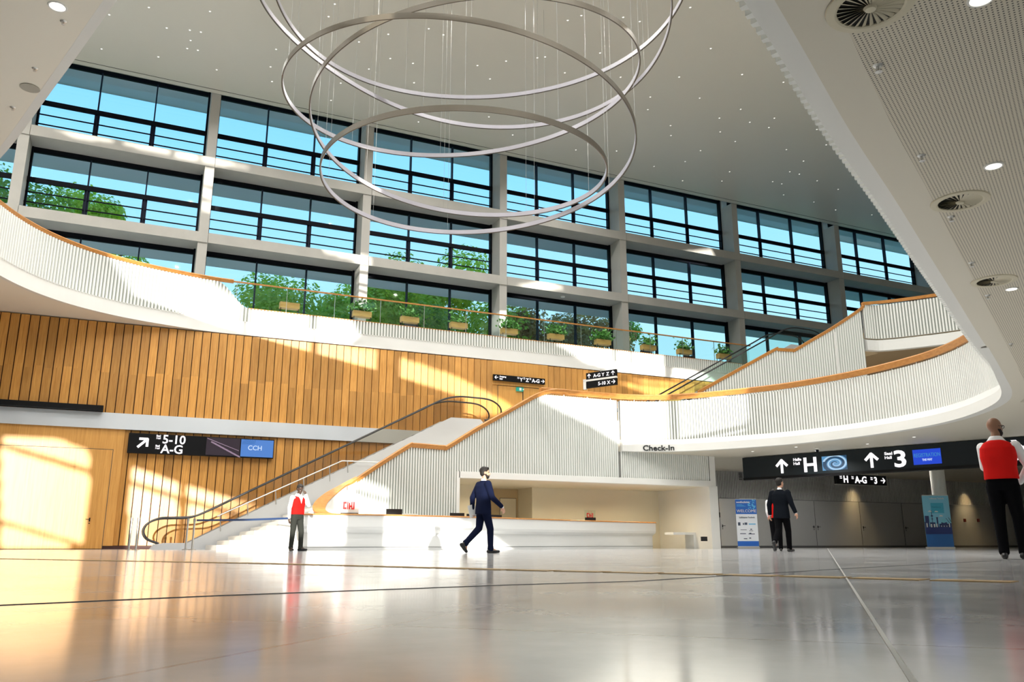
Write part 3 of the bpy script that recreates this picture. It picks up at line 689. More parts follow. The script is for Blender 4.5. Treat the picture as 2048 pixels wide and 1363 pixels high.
b0 = Vector((20.75, 30.1, 0)); bn = empty('side_bench', (21.2, 29.9, 0), 'white low side table attached at the right end of the check-in desk', 'bench')
bx = N(1341, 1064, 29.2).x; bx2 = N(1397, 1064, 29.2).x
for (a, b, z0, z1, nm) in ((bx, bx2, .56, .66, 'table_top'), (bx2-.42, bx2, 0, .56, 'side_panel')):
    mb = MB(); mb.box((a, 29.0, z0), (b, 29.6, z1)); mb.build(nm, M['counter'], bn)

def on_desk(px, dz=0.0, back=.0):
    """a point on the desk top line seen at a pixel column"""
    best = None
    for p in resample(dpth, .05):
        h = p.x*math.sin(YAW)+p.y*math.cos(YAW); r = p.x*math.cos(YAW)-p.y*math.sin(YAW); z = 1.085-EYE
        x = 1024+F*r/(h*cp+z*sp)
        if best is None or abs(x-px) < best[0]: best = (abs(x-px), p)
    return best[1]
# computer screens seen just above the desk edge
for px, h, lab in ((790, .13, 'black monitor edge above the desk, the one before the sunlit ribbed wall'), (918, .06, 'low black screen at the left edge of the check-in recess'), (953, .045, 'low black screen beside the walking man, behind his back'), (995, .04, 'low black screen between the walking man and the tan recess')):
    p = on_desk(px); q = Vector((p.x+.1, p.y+.45, 0)); t = empty('computer_monitor', (q.x, q.y, 1.085), lab, 'monitor')
    mb = MB(); mb.box((q.x-.26, q.y-.02, 1.085+h-.32 if False else 1.10), (q.x+.26, q.y+.02, 1.12+h+.03)); mb.build('screen', M['chair'], t)
    mb = MB(); mb.box((q.x-.12, q.y-.08, 1.085), (q.x+.12, q.y+.08, 1.10)); mb.build('stand', M['chair'], t)
for px, lab, w_, hh in ((702, 'clear stand with red print on the left end of the check-in desk', .62, .62), (1187, 'clear stand with red print on the right half of the desk', .5, .42)):
    p = on_desk(px); q = Vector((p.x, p.y+.25, 1.085)); t = empty('desk_sign', q, lab, 'sign')
    mb = MB(); mb.box((q.x-w_/2, q.y-.005, q.z), (q.x+w_/2, q.y+.005, q.z+hh)); mb.build('clear_panel', M['clear'] if px > 1000 else M['counter'], t)
    mb = MB(); mb.box((q.x-w_/2+.05, q.y-.06, q.z), (q.x+w_/2-.02, q.y+.06, q.z+.04 if px < 1000 else q.z+.13)); mb.build('foot', M['chair'], t)
    mb = MB(); k = w_/.62
    for a, b, c, d in ((-.19, .10, -.14, .33), (-.14, .10, -.08, .16), (-.14, .27, -.08, .33), (-.06, .10, -.03, .33), (-.01, .10, .03, .30), (.03, .17, .07, .22), (.07, .10, .10, .33), (.13, .10, .17, .33), (.10, .10, .13, .14), (-.10, .36, -.095, .42), (.07, .36, .075, .42), (-.10, .355, .075, .36), (-.10, .42, .075, .425)):
        mb.box((q.x+a*k, q.y-.012, q.z+(b+.05)*k), (q.x+c*k, q.y-.006, q.z+(d+.05)*k))
    mb.build('red_print', M['redprint'], t)
q = N(1408, 1077, 27.9); mb = MB(); mb.box((q.x-.14, 27.86, q.z-.09), (q.x+.14, 27.93, q.z+.09)); o = tag(mb.build('wall_plate', M['chair']), 'small black plate low on the white jamb right of the side table', 'wall plate')
q = N(1437, 1029, 33.4); mb = MB(); mb.box((q.x-.09, 33.38, q.z-.12), (q.x+.09, 33.5, q.z+.12)); tag(mb.build('card_reader', M['chair']), 'small black card reader left of the door beside the welcome banner', 'card reader')
q = N(1482, 951, 33.4); mb = MB(); [mb.box((q.x-.10, 33.42, q.z-.2+k*.08), (q.x+.10, 33.46, q.z-.16+k*.08)) for k in range(5)]; tag(mb.build('vent_grille', M['darkgap']), 'small slatted vent on the grey wall left of the black overhead sign', 'vent')

# ---------------------------------------------------------------- chandelier: one endless ribbon and two rings
CO = [[8.748, 22.946, 13.285], [-0.006, 0.012, -0.732], [0.12, 0.22, -1.707], [0.248, -0.096, 0.015], [0.335, -0.126, 0.048], [4.802, -0.848, -0.511], [-0.265, 5.039, -0.147], [-0.084, 0.081, -0.108], [-0.202, 0.056, -0.04], [-0.021, -0.105, -0.118], [-0.103, -0.02, -0.013], [0.099, -0.057, 0.035], [0.039, 0.079, -0.006]]
C5 = [[8.601, 21.171, 17.514], [6.519, 0.016, -0.129], [-0.143, 6.759, -0.147], [0.081, -0.018, 0.007], [0.002, -0.001, 0.095], [-0.084, 0.001, -0.078], [0.007, 0.024, 0.035]]
C4 = [[8.898, 21.993, 16.456], [6.651, -0.01, 0.175], [0.318, 6.317, 0.227], [-0.156, 0.04, -0.018], [-0.122, 0.039, -0.295], [0.118, 0.033, 0.036], [0.132, -0.048, 0.002]]
def fourier(co, n):
    out = []
    for i in range(n):
        t = 2*PI*i/n; p = Vector(co[0])
        for h in range(1, (len(co)+1)//2): p += Vector(co[2*h-1])*math.cos(h*t)+Vector(co[2*h])*math.sin(h*t)
        out.append(p)
    return out
ch = empty('ring_chandelier', (8.8, 22.5, ZC), 'huge hanging chandelier of thin bronze rings looping below the ceiling', 'chandelier')
for co, n in ((CO, 420), (C5, 160), (C4, 160)):
    P = fourier(co, n)
    # travel is counter-clockwise seen from above: right side is outside
    mb = MB(); mb.sweep(P, [(0, -.09), (.035, -.09), (.035, .09), (0, .09)], closed=True); mb.build('metal_band', M['bronze'], ch)
    mb = MB(); mb.sweep(P, [(-.02, -.078), (-.001, -.078), (-.001, .078), (-.02, .078)], closed=True); mb.build('light_strip', M['diffuser'], ch)
    for k in range(0, n, 14 if n > 200 else 20):
        p = P[k]; mb = MB(); mb.tube([(p.x, p.y, p.z), (p.x, p.y, ZC)], .0045, 4); mb.build('cable', M['cable'], ch)

# ---------------------------------------------------------------- ceiling fittings
def spot_points():
    out = []
    a = "95,43 470,62 215,283 602,268 30,450 398,435 640,480 700,407 150,573 390,638 788,614 852,675 265,690 587,690 443,714 555,745 270,770 835,756 358,826 657,874 890,846 155,880 65,944 757,941 1008,957 325,1003 677,1003 733,1017 577,1061 630,1074 837,1056 50,1056 280,1058 960,1106 641,1138 818,1180 945,1226 1157,1255 1230,1213"
    out += [(1348+float(p.split(',')[0])/2.924, float(p.split(',')[1])/2.924) for p in a.split()]
    a = "385,18 357,75 628,155 812,130 878,158 495,190 637,265 740,287 540,313 1033,297 1163,277 1090,358 1305,262 1340,258 1590,240 1430,330 1683,350 1695,78 1505,70 1443,92 1770,97 368,455 412,377 745,375 765,553 560,560 1085,530 1193,612 1720,480 1818,440 1807,497 1910,570 1912,615 1480,680 1665,685 1835,755"
    out += [(500+float(p.split(',')[0])/2.271, float(p.split(',')[1])/2.271) for p in a.split()]
    a = "1015,50 745,100 1432,77 1137,190 1370,218 1295,205 693,333 1350,342 1277,330 1080,387 1478,475 1883,335 1300,275 1845,455 1855,555"
    out += [(float(p.split(',')[0])/3.41, float(p.split(',')[1])/3.41) for p in a.split()]
    return out
proto = None
for x, y in spot_points():
    p = Z(x, y, ZC)
    if p.y > 38.4: continue
    if proto is None:
        mb = MB(); mb.mi = 0; mb.lathe([(.036, 0), (.04, -.012), (.05, -.012), (.055, 0)], (0, 0, 0), 14); mb.mi = 1; mb.lathe([(0, -.006), (.037, -.006)], (0, 0, 0), 12)
        proto = mb.build('ceiling_spotlight', [M['white'], M['lampsoft']]); o = proto
        tag(o, 'tiny round recessed spotlight in the high ceiling', 'spotlight', 'spotlights scattered over the high ceiling')
    else: o = proto.copy(); C.objects.link(o)
    o.location = (p.x, p.y, ZC)
# low soffit: downlights, swirl diffusers, sprinklers
def downlight(p, r, label, group=None):
    mb = MB(); mb.mi = 0; mb.lathe([(r*.8, 0), (r*.85, -.012), (r, -.012), (r*1.05, 0)], (0, 0, 0), 20); mb.mi = 1; mb.lathe([(0, -.008), (r*.82, -.008)], (0, 0, 0), 20)
    o = mb.build('downlight', [M['white'], M['lamp']]); o.location = p; tag(o, label, 'downlight', group); return o
for x, y, lab in ((1962, -3, 'round downlight in the perforated soffit, topmost near the frame edge'), (1987, 331, 'round downlight above the middle swirl diffuser in the perforated soffit'), (2023, 577, 'round downlight right of the farthest swirl diffuser')):
    downlight(Z(x, y, ZS1-.005), .085, lab)
for x, y in ((1505, 902), (1592, 893), (1632, 901), (1735, 887), (1828, 873)):
    downlight(Z(x, y, ZS1), .06, 'small downlight in the soffit above the black overhead sign', 'small downlights over the black overhead sign')
for x, y in ((115, 13),): downlight(Z(x, y, ZS2), .14, 'round light in the upper left soffit')
q = Z(1634, 896, ZS1); t = empty('dome_camera', q, 'small dark dome camera under the balcony above the black sign', 'camera')
mb = MB(); mb.lathe([(0, 0), (.09, 0), (.09, -.04), (.07, -.05), (0, -.05)], q, 16); mb.build('base', M['white'], t)
mb = MB(); mb.ell((q.x, q.y, q.z-.09), (.06, .06, .06)); mb.build('dome', M['black'], t, smooth=True)
q = Z(60, 175, ZS2); mb = MB(); mb.lathe([(0, 0), (.16, 0), (.17, -.015), (.0, -.02)], q, 28); tag(mb.build('ceiling_speaker', mat('pale_grille', (.42, .40, .34), .7)), 'round flat speaker in the upper left soffit', 'speaker')
m_in = mat('dark_duct', (.02, .02, .018), .8); m_df = mat('cream_metal', (.62, .57, .43), .5)
for (x, y), lab in (((1740, 13), 'largest swirl air diffuser, at the top edge of the picture'), ((1920, 402), 'middle swirl air diffuser in the perforated soffit'), ((1988, 561), 'farthest and smallest swirl air diffuser')):
    q = Z(x, y, ZS1-.004); t = empty('air_diffuser', q, lab, 'air diffuser')
    mb = MB(); mb.lathe([(.215, .0), (.215, -.012), (.23, -.018), (.285, -.012), (.29, 0)], q, 40); mb.build('rim', m_df, t)
    mb = MB(); mb.lathe([(0, -.001), (.215, -.001)], q, 30); mb.build('duct', m_in, t)
    mb = MB(); mb.lathe([(0, -.03), (.035, -.028), (.045, -.012)], q, 20); mb.build('hub', m_df, t)
    for k in range(26):
        a = 2*PI*k/26; mb = MB(); w1, w2 = .006, .021
        def R(r, o_, z_): return (q.x+r*math.cos(a)-o_*math.sin(a), q.y+r*math.sin(a)+o_*math.cos(a), q.z+z_)
        mb.quad(R(.04, -w1, -.004), R(.214, -w2, -.003), R(.214, w2*.35, -.016), R(.04, w1*.5, -.014)); mb.quad(R(.04, w1*.5, -.012), R(.214, w2*.35, -.014), R(.214, -w2, -.001), R(.04, -w1, -.002))
        mb.build('blade', m_df, t)
def sprinkler(q, r=.05):
    t = empty('fire_sprinkler', q, None, 'sprinkler')
    mb = MB(); mb.lathe([(0, 0), (r*.8, 0), (r*.5, -.015), (0, -.02)], q, 12); mb.build('cap', M['metal'], t)
    mb = MB(); mb.tube([(q.x, q.y, q.z-.01), (q.x, q.y, q.z-.055)], .007, 6); mb.tube([(q.x-.018, q.y, q.z-.015), (q.x-.02, q.y, q.z-.04), (q.x, q.y, q.z-.055)], .003, 4); mb.tube([(q.x+.018, q.y, q.z-.015), (q.x+.02, q.y, q.z-.04), (q.x, q.y, q.z-.055)], .003, 4); mb.build('frame', M['metal'], t)
    mb = MB(); mb.lathe([(0, -.06), (.028, -.056), (.028, -.054), (0, -.054)], q, 12); mb.build('deflector', M['metal'], t); return t
for x, y in ((1756, 131), (1843, 311), (1902, 433), (1943, 525), (1975, 590), (2022, 687)):
    tag(sprinkler(Z(x, y, ZS1-.004)), 'small metal fire sprinkler hanging from the perforated soffit', None, 'sprinklers along the perforated soffit')
for x, y in ((127, 43), (70, 137), (26, 215)):
    tag(sprinkler(Z(x, y, ZS2), .07), 'small metal fire sprinkler under the upper left soffit', None, 'sprinklers under the upper left soffit')
for (x, y, z, lab) in ((1440, 538, 13.9, 'round white smoke detector under the concrete beam'), ):
    q = N(1124, 598, 39.7); mb = MB(); mb.lathe([(0, 0), (.13, 0), (.12, -.06), (.05, -.08), (0, -.08)], (q.x, 39.6, 13.9), 16); tag(mb.build('smoke_detector', M['white']), lab, 'smoke detector')
# emergency exit signs
for p, lab, sz in ((N(1040, 778, 34.4), 'small green emergency exit sign on the wooden wall', .17), (N(1468, 912, 33.3), 'small green emergency exit sign high on the grey wall', .15)):
    n0 = p.y; t = empty('exit_sign', p, lab, 'sign')
    mb = MB(); mb.box((p.x-sz, n0-.03, p.z-sz*.5), (p.x+sz, n0+.12, p.z+sz*.5)); mb.build('box', M['green_sign'], t)
    mb = MB(); mb.box((p.x-.05, n0-.04, p.z-sz*.35), (p.x+.06, n0-.031, p.z+sz*.35)); mb.box((p.x+.12, n0-.04, p.z-.02), (p.x+.2, n0-.031, p.z+.02)); mb.build('symbol', M['textw'], t)

# ---------------------------------------------------------------- signs
X = (1, 0, 0)
# big sign on the wooden wall
sg = empty('direction_sign', (2.6, 34.3, 3.9), 'long black lit wall sign with diagonal arrow, 5-10 and A-G on wood', 'sign')
mb = MB(); mb.box((-.06, 34.24, 3.52), (5.30, 34.44, 4.27)); mb.build('panel', M['signblack'], sg)
A = (0, 34.235, 0)
arrow_parts(A, X, .44, 3.90, .46, PI/4, 0, M['text'], sg, .2)
text_mesh('5-10', .46, (1.12, 34.225, 3.93), X, M['text'], sg, bold=.008); text_mesh('A-G', .46, (1.10, 34.225, 3.56), X, M['text'], sg, bold=.008)
for z in (4.12, 3.74):
    text_mesh('Saal', .10, (.90, 34.225, z+.05), X, M['text'], sg, bold=.004); text_mesh('Hall', .10, (.90, 34.225, z-.04), X, M['text'], sg, bold=.002)
mb = MB(); mb.box((2.72, 34.225, 3.56), (3.98, 34.237, 4.24)); mb.build('picture_screen', emit('dark_screen', (.02, .008, .02), 1.), sg)
mp_ = emit('stairs_picture', (.36, .25, .34), .9)
mb = MB()
for k in range(7):
    a = 2.9+k*.15; z = 4.10-k*.075; mb.prism([(a, z), (a+.2, z-.09), (a+.22, z-.16), (a-.02, z-.05)], 'y', 34.215, 34.222)
mb.prism([(2.74, 4.22), (3.95, 3.78), (3.95, 3.76), (2.74, 4.19)], 'y', 34.215, 34.222); mb.build('picture', mp_, sg)
mb = MB(); mb.box((4.02, 34.22, 3.555), (5.27, 34.238, 4.235)); mb.build('blue_screen', emit('blue_screen', (.07, .22, .62), 1.), sg)
mb = MB()
for k in range(9):
    a = PI*.5+k*.19; c0 = (4.55, 4.05); mb.prism([(c0[0]+.05*math.cos(a), c0[1]+.05*math.sin(a)*.5), (max(4.03, c0[0]+.5*math.cos(a)), min(4.22, c0[1]+.5*math.sin(a)*.6)), (max(4.03, c0[0]+.5*math.cos(a+.05)), min(4.22, c0[1]+.5*math.sin(a+.05)*.6))], 'y', 34.212, 34.218)
mb.build('ray_pattern', emit('screen_rays', (.02, .10, .30), 1.), sg)
text_mesh('CCH', .26, (4.28, 34.205, 3.82), X, emit('screen_text', (.6, .75, 1), 1.), sg, bold=.003)
mb = MB(); mb.box((-30, 34.1, 5.02), (-1.03, 34.45, 5.22)); tag(mb.build('ledge_cover', M['signblack']), 'long flat black ledge on top of the grey band at the left edge', 'ledge')
# exit sign, level one
def strip_sign(name, A, xd, L, z0, z1, label, face=.10, m=M['signblack']):
    t = empty(name, (A[0]+xd[0]*L/2, A[1]+xd[1]*L/2, z0), label, 'sign'); plate('panel', A, xd, 0, L, z0, z1, -face, 0, m, t); return t
a0, a1 = N(988, 753, 34.25), N(1091, 762, 34.25)
t = strip_sign('direction_sign', (a0.x, 34.3, 0), X, a1.x-a0.x, 7.55, 7.83, 'narrow black sign reading Ausgang on the upper wooden wall')
A = (a0.x, 34.28, 0); L_ = a1.x-a0.x
arrow_parts(A, X, .14, 7.69, .17, PI, 0, M['text'], t)
text_mesh('Ausgang', .10, (a0.x+.29, 34.27, 7.71), X, M['text'], t, bold=.003); text_mesh('Exit', .10, (a0.x+.29, 34.27, 7.60), X, M['text'], t, bold=.003)
for s_, x_ in (('Y', .50), ('Z', .615), ('A-G', .735)):
    text_mesh(s_, .235, (a0.x+L_*x_, 34.27, 7.60), X, M['text'], t, bold=.006); text_mesh('Saal\nHall', .055, (a0.x+L_*x_-.13, 34.27, 7.76), X, M['text'], t)
arrow_parts(A, X, L_-.14, 7.69, .17, 0, 0, M['text'], t)
# sign pair projecting over the upper floor
hA = Vector((17.7, 31.6, 0)); hB = Vector((18.95, 29.3, 0)); hx = (hB-hA).normalized()
hq = lambda x, y: ON(x, y, hA, hB)
e0, e1 = hq(1172, 751)[0], hq(1232, 729)[0]; zt0 = hq(1172, 751)[1]; zt1 = hq(1232, 729)[1]; zb1 = hq(1232, 755)[1]
t = empty('hanging_sign', hA, 'pair of stacked black hanging signs seen at a steep angle, A-G above 5-10', 'sign')
plate('upper_panel', hA, hx, e0, e1, 7.22, 7.52, -.10, 0, M['signblack'], t); plate('lower_panel', hA, hx, e0, e1, 6.84, 7.14, -.10, 0, M['signblack'], t)
plate('carrier', hA, hx, e0-.12, e1, 7.14, 7.22, -.10, .02, M['white'], t); plate('carrier_end', hA, hx, e0-.14, e0, 6.80, 7.25, -.10, .02, M['white'], t)
mb = MB(); pm = hA+hx*((e0+e1)/2); mb.tube([(pm.x, pm.y, 7.5), (pm.x, pm.y, ZS2 if False else 7.6)], .02, 6); mb.build('hanger', M['metal'], t)
def on(Apt, xd, a, z, d=.012):
    x = Vector(xd).normalized(); y = x.cross(Vector((0, 0, 1))); p = Vector((Apt[0], Apt[1], 0))+x*a+y*d; return (p.x, p.y, z)
for s_, f_, z in (('A-G', .25, 7.29), ('Y', .53, 7.29), ('Z', .68, 7.29), ('5-10', .40, 6.91), ('X', .70, 6.91)):
    text_mesh(s_, .21, on(hA, hx, e0+(e1-e0)*f_, z), hx, M['text'], t, bold=.004)
arrow_parts(hA, hx, e0+.16, 7.37, .18, PI/2, .005, M['text'], t); arrow_parts(hA, hx, e1-.16, 7.37, .18, PI/2, .005, M['text'], t); arrow_parts(hA, hx, e1-.16, 6.99, .18, 0, .005, M['text'], t)

# overhead black sign under the balcony
SA = Vector((23.75, 27.85, 0)); SB = Vector((26.9, 19.9, 0)); sx = (SB-SA).normalized(); sL = (SB-SA).length
bs = empty('overhead_sign', SA, 'wide black overhead beam sign with arrows, H and 3 under the balcony', 'sign')
zlow = ON(1493, 957, SA, SB)[1]
plate('beam', SA, sx, 0, sL+5.5, 2.87, ZS1-.02, -.35, 0, M['signgrey'], bs); plate('lower_edge', SA, sx, -.01, sL+5.5, 2.80, 2.90, -.36, .012, M['signblack'], bs)
def P(x, y): return ON(x, y, SA, SB)
def sgn_arrow(x0, y0, x1, y1):
    a, b = P(x0, y0), P(x1, y1); return a[0], (a[1]+b[1])/2, abs(a[1]-b[1])
for (xt, yt, yb) in ((1563, 920, 946), (1742, 907, 935)):
    a, b = P(xt, yt), P(xt+1, yb); sz = (a[1]-b[1]); arrow_parts(SA, sx, a[0], (a[1]+b[1])/2, sz*1.0, PI/2, .006, M['text'], bs, .2)
def btext(s_, xl, xr, yt, yb, bold=.01):
    a, b = P(xl, yb), P(xr, yb); top = P(xl, yt); h = top[1]-a[1]; o = text_mesh(s_, h/.70, on(SA, sx, a[0], a[1]), sx, M['text'], bs, bold=bold)
    return o, a, b
def fit(o, a, b):
    """stretch lettering along the sign to the measured width"""
    d = Vector(sx); vs = [Vector(v.co).dot(d) for v in o.data.vertices]; w0, w1 = min(vs), max(vs); base = Vector(on(SA, sx, a[0], 0)).dot(d)
    k = (b[0]-a[0])/(w1-w0)
    for v in o.data.vertices:
        q = Vector(v.co); c = q.dot(d); v.co = q+d*((c-w0)*k+base-c)
for s_, xl, xr, yt, yb, bd in (('H', 1609, 1635, 915, 943, .02), ('Halle', 1587, 1603, 916, 921.5, .004), ('Hall', 1587.5, 1600, 924, 929.5, .003), ('3', 1790, 1814, 901, 933, .02), ('Saal', 1769, 1785, 904, 909.5, .004), ('Hall', 1770, 1784, 912, 917.5, .003)):
    fit(*btext(s_, xl, xr, yt, yb, bd))
def quadplate(name, corners, m, d=.01, dd=.004):
    pts = [P(x, y) for x, y in corners]; xs = [p[0] for p in pts]; zs_ = [p[1] for p in pts]
    x0, x1, z0, z1 = (xs[0]+xs[3])/2, (xs[1]+xs[2])/2, (zs_[2]+zs_[3])/2, (zs_[0]+zs_[1])/2
    poly_plate(name, SA, sx, [(x0, z0), (x1, z0), (x1, z1), (x0, z1)], d, d+dd, m, bs); return x0, x1, z0, z1
x0, x1, z0, z1 = quadplate('picture_screen', ((1644, 912), (1693, 910), (1695, 938), (1645, 941)), emit('spiral_blue', (.10, .30, .55), 1.))
cxx, czz = (x0+x1)/2+.05, (z0+z1)/2-.02; msp = emit('spiral_dark', (.015, .06, .13), 1.); ms2 = emit('spiral_light', (.45, .66, .85), 1.)
mb = MB()
def spiral(r0, r1, w0, turns, ph, m, nm, dd):
    mb = MB(); n = 60; pts = []
    for k in range(n):
        u = k/(n-1); a = ph+u*turns*2*PI; r = r0+(r1-r0)*u; w_ = w0*(.15+u); pts.append((a, r, w_))
    xx = Vector(sx); yy = xx.cross(Vector((0, 0, 1)))
    def pt(a, r):
        u_ = max(x0, min(x1, cxx+r*1.5*math.cos(a))); v_ = max(z0, min(z1, czz+r*math.sin(a))); q = SA+xx*u_+yy*dd; return (q.x, q.y, v_)
    for (a, r, w_), (a2, r2, w2) in zip(pts[:-1], pts[1:]): mb.quad(pt(a, r), pt(a2, r2), pt(a2, r2+w2), pt(a, r+w_))
    mb.build(nm, m, bs)
spiral(.03, .36, .13, 2.2, .6, msp, 'spiral_shade', .018); spiral(.02, .30, .05, 2.2, 1.6, ms2, 'spiral_light', .022)
x0, x1, z0, z1 = quadplate('blue_screen', ((1824.5, 899), (1881, 896), (1884, 926), (1828, 929.5)), emit('deep_blue_screen', (.012, .06, .62), 1.))
o = text_mesh('REGISTRATION', .2, on(SA, sx, x0+.05, z0+.27, .02), sx, emit('dim_text', (.05, .26, .50), 1.), bs); fit(o, (x0+.04, 0), (x1-.03, 0))
o = text_mesh('THIS WAY', .11, on(SA, sx, x0+.5, z0+.13, .02), sx, emit('bright_text', (.65, .75, 1), 1.), bs, bold=.003); fit(o, (x0+(x1-x0)*.32, 0), (x0+(x1-x0)*.68, 0))
a = P(2030, 942); b = P(2048, 893)
xx_ = P(2034, 915)[0]; text_mesh('X', .95, on(SA, sx, xx_-.1, 2.98), sx, M['text'], bs, bold=.02)
# small hanging sign further back
p0, p1 = N(1672, 949, 30.), N(1772, 953, 30.); dpp = N(1773, 970, 30.)
t = empty('hanging_sign', (p0.x, 30, 3.06), 'small black hanging sign reading H A-G 3 with an arrow, behind the overhead sign', 'sign'); zl, zh = 3.02, 3.50
mb = MB(); mb.box((p0.x, 30.0, zl), (p1.x, 30.15, zh)); mb.build('panel', M['signblack'], t); mb = MB(); mb.box((p0.x, 29.99, zl-.03), (p1.x, 30.16, zl)); mb.build('lower_edge', M['metal'], t)
mb = MB(); mb.tube([(p0.x+.5, 30.07, zh), (p0.x+.5, 30.07, ZS1)], .02, 6); mb.tube([(p1.x-.5, 30.07, zh), (p1.x-.5, 30.07, ZS1)], .02, 6); mb.build('hanger', M['metal'], t)
w_ = p1.x-p0.x
for s_, f_ in (('H', .13), ('A-G', .36), ('3', .74)):
    text_mesh(s_, .46, (p0.x+w_*f_, 29.985, 3.10), X, M['text'], t, bold=.012); text_mesh('Saal\nHall', .085, (p0.x+w_*f_-.22, 29.985, 3.36), X, M['text'], t)
arrow_parts((p0.x, 29.99, 0), X, w_*.92, 3.26, .28, 0, 0, M['text'], t)
# check-in lettering on the balcony front
ca, cb = N(1285, 896, 27.72), N(1349, 897, 27.0)
ca = Z(1285.5, 896, 3.90); 
A1 = None
pl = resample(offset(L1, .155), .02)
def near(px, z):
    best = None
    for i, p in enumerate(pl):
        h = p.x*math.sin(YAW)+p.y*math.cos(YAW); r = p.x*math.cos(YAW)-p.y*math.sin(YAW); x = 1024+F*r/(h*cp+(z-EYE)*sp)
        if p.y > 20 and (best is None or abs(x-px) < best[0]): best = (abs(x-px), i)
    return best[1]
i1, i2 = near(1286, 3.9), near(1348.5, 3.9)
t = empty('check_in_lettering', (pl[i1].x, pl[i1].y, 3.8), 'dark Check-In lettering on the smooth front edge of the curved balcony', 'lettering')
o = text_mesh('Check-In', .30, (0, 0, 0), X, M['textk'], t, name='letters', bold=.006, depth=.02)
o.matrix_parent_inverse = Matrix.Translation(-Vector(t.location)); xs = [v.co.x for v in o.data.vertices]; a, b = min(xs), max(xs)
for v in o.data.vertices:
    u = (v.co.x-a)/(b-a); k = i1+u*(i2-i1); i = int(k); p = pl[i].lerp(pl[i+1], k-i); d = (pl[i+1]-pl[i]).normalized(); nr = Vector((d.y, -d.x, 0)); q = p+nr*(-v.co.y); v.co = (q.x, q.y, 3.80+v.co.z)

# ---------------------------------------------------------------- roll-up banners
def banner(name, cx, cn, ang, w_, h, label):
    t = empty(name, (cx, cn, 0), label, 'banner'); xd = Vector((math.cos(ang), math.sin(ang), 0)); A = Vector((cx, cn, 0))-xd*w_/2
    plate('base', A, xd, -.01, w_+.01, 0, .08, -.12, .06, M['metal'], t); plate('top_bar', A, xd, 0, w_, h-.03, h, -.015, .015, M['metal'], t)
    return t, A, xd
wb, A, xd = banner('welcome_banner', 23.3, 27.3, math.radians(-26), .86, 2.0, 'blue and white roll-up banner reading WELCOME beside the grey door')
plate('sheet', A, xd, 0, .86, .08, 1.97, -.004, .004, mat('banner_white', (.78, .82, .88), .5), wb)
mblue = mat('banner_blue', (.012, .12, .50), .5); mbl2 = mat('banner_light_blue', (.10, .45, .75), .5); mdk = mat('logo_dark', (.05, .07, .12), .6)
plate('blue_head', A, xd, 0, .86, 1.38, 1.97, .005, .008, mblue, wb); plate('blue_foot', A, xd, 0, .86, .10, .30, .005, .008, mblue, wb)
mb = MB(); yd = xd.cross(Vector((0, 0, 1)))
for k in range(26):
    a = .5+random.random()*.34; z = 1.58+random.random()*.36; r = .012+random.random()*.028
    c = A+xd*a+yd*.011; mb.prism([(a+r*math.cos(q*PI/3), z+r*math.sin(q*PI/3)) for q in range(6)], 'y', 0, .001)
    for i in range(len(mb.v)-12, len(mb.v)):
        u, _, v_ = mb.v[i]; q = A+xd*u+yd*(.011+_); mb.v[i] = (q.x, q.y, v_)
mb.build('dot_pattern', mbl2, wb)
text_mesh('WELCOME', .165, on(A, xd, .04, 1.45), xd, mat('pale_gold_print', (.75, .70, .62), .5), wb)
text_mesh('nextEnglishair', .10, on(A, xd, .04, 1.83), xd, M['textw'], wb, bold=.002)
text_mesh('Lufthansa Technik', .088, on(A, xd, .12, 1.22), xd, mdk, wb)
for k in range(3):
    plate('print_line', A, xd, .05, .28+.07*k, 1.76-.035*k, 1.772-.035*k, .009, .012, mbl2, wb)
for (a, b, z0, z1) in ((.06, .16, .92, 1.05), (.26, .31, .95, 1.02), (.33, .44, .95, 1.04), (.50, .78, .96, 1.0), (.15, .40, .74, .76), (.55, .62, .75, .79), (.50, .66, .70, .72), (.12, .36, .58, .61), (.46, .72, .57, .60), (.50, .58, .60, .63), (.26, .40, .38, .41), (.48, .56, .40, .44)):
    plate('logo', A, xd, a, b, z0, z1, .005, .008, mbl2 if (a, z0) in ((.50, .96),) else mdk, wb)
hb, A, xd = banner('city_banner', 28.0, 22.1, math.radians(-26), 1.0, 2.0, 'blue roll-up banner with a white city skyline in front of the round column')
plate('sheet', A, xd, 0, 1.0, .08, 1.97, -.004, .004, mat('banner_sky', (.22, .58, .78), .5), hb)
plate('sea', A, xd, 0, 1.0, .08, .82, .005, .008, mat('banner_sea', (.02, .13, .42), .5), hb); plate('sea_deep', A, xd, 0, 1.0, .55, .82, .0081, .0095, mat('banner_night', (.012, .03, .16), .5), hb)
plate('square', A, xd, .30, .78, 1.32, 1.70, .005, .008, mat('banner_teal', (.06, .42, .62), .5), hb)
mcity = mat('skyline_navy', (.02, .035, .13), .5)
for (a, b, z0, z1) in ((0, .17, .8, 1.0), (.03, .18, .97, 1.22), (.2, .4, .8, .98), (.29, .31, .98, 1.42), (.26, .34, 1.2, 1.24), (.27, .33, 1.09, 1.12), (.46, .51, .8, 1.15), (.45, .52, 1.14, 1.17), (.54, .92, .8, .93), (.62, .84, .93, .98), (.94, 1.0, .8, .95)):
    plate('building_shape', A, xd, a, b, z0, z1, .009, .011, mcity, hb)
for (a, b, z0, z1) in ((.06, .10, .8, .95), (.22, .27, .8, .92), (.33, .38, .8, .92), (.43, .47, .8, .93), (.60, .63, .82, .86), (.70, .73, .82, .86), (.80, .83, .82, .86), (.9, .93, .8, .95)):
    plate('light_gap', A, xd, a, b, z0, z1, .012, .013, M['textw'], hb)
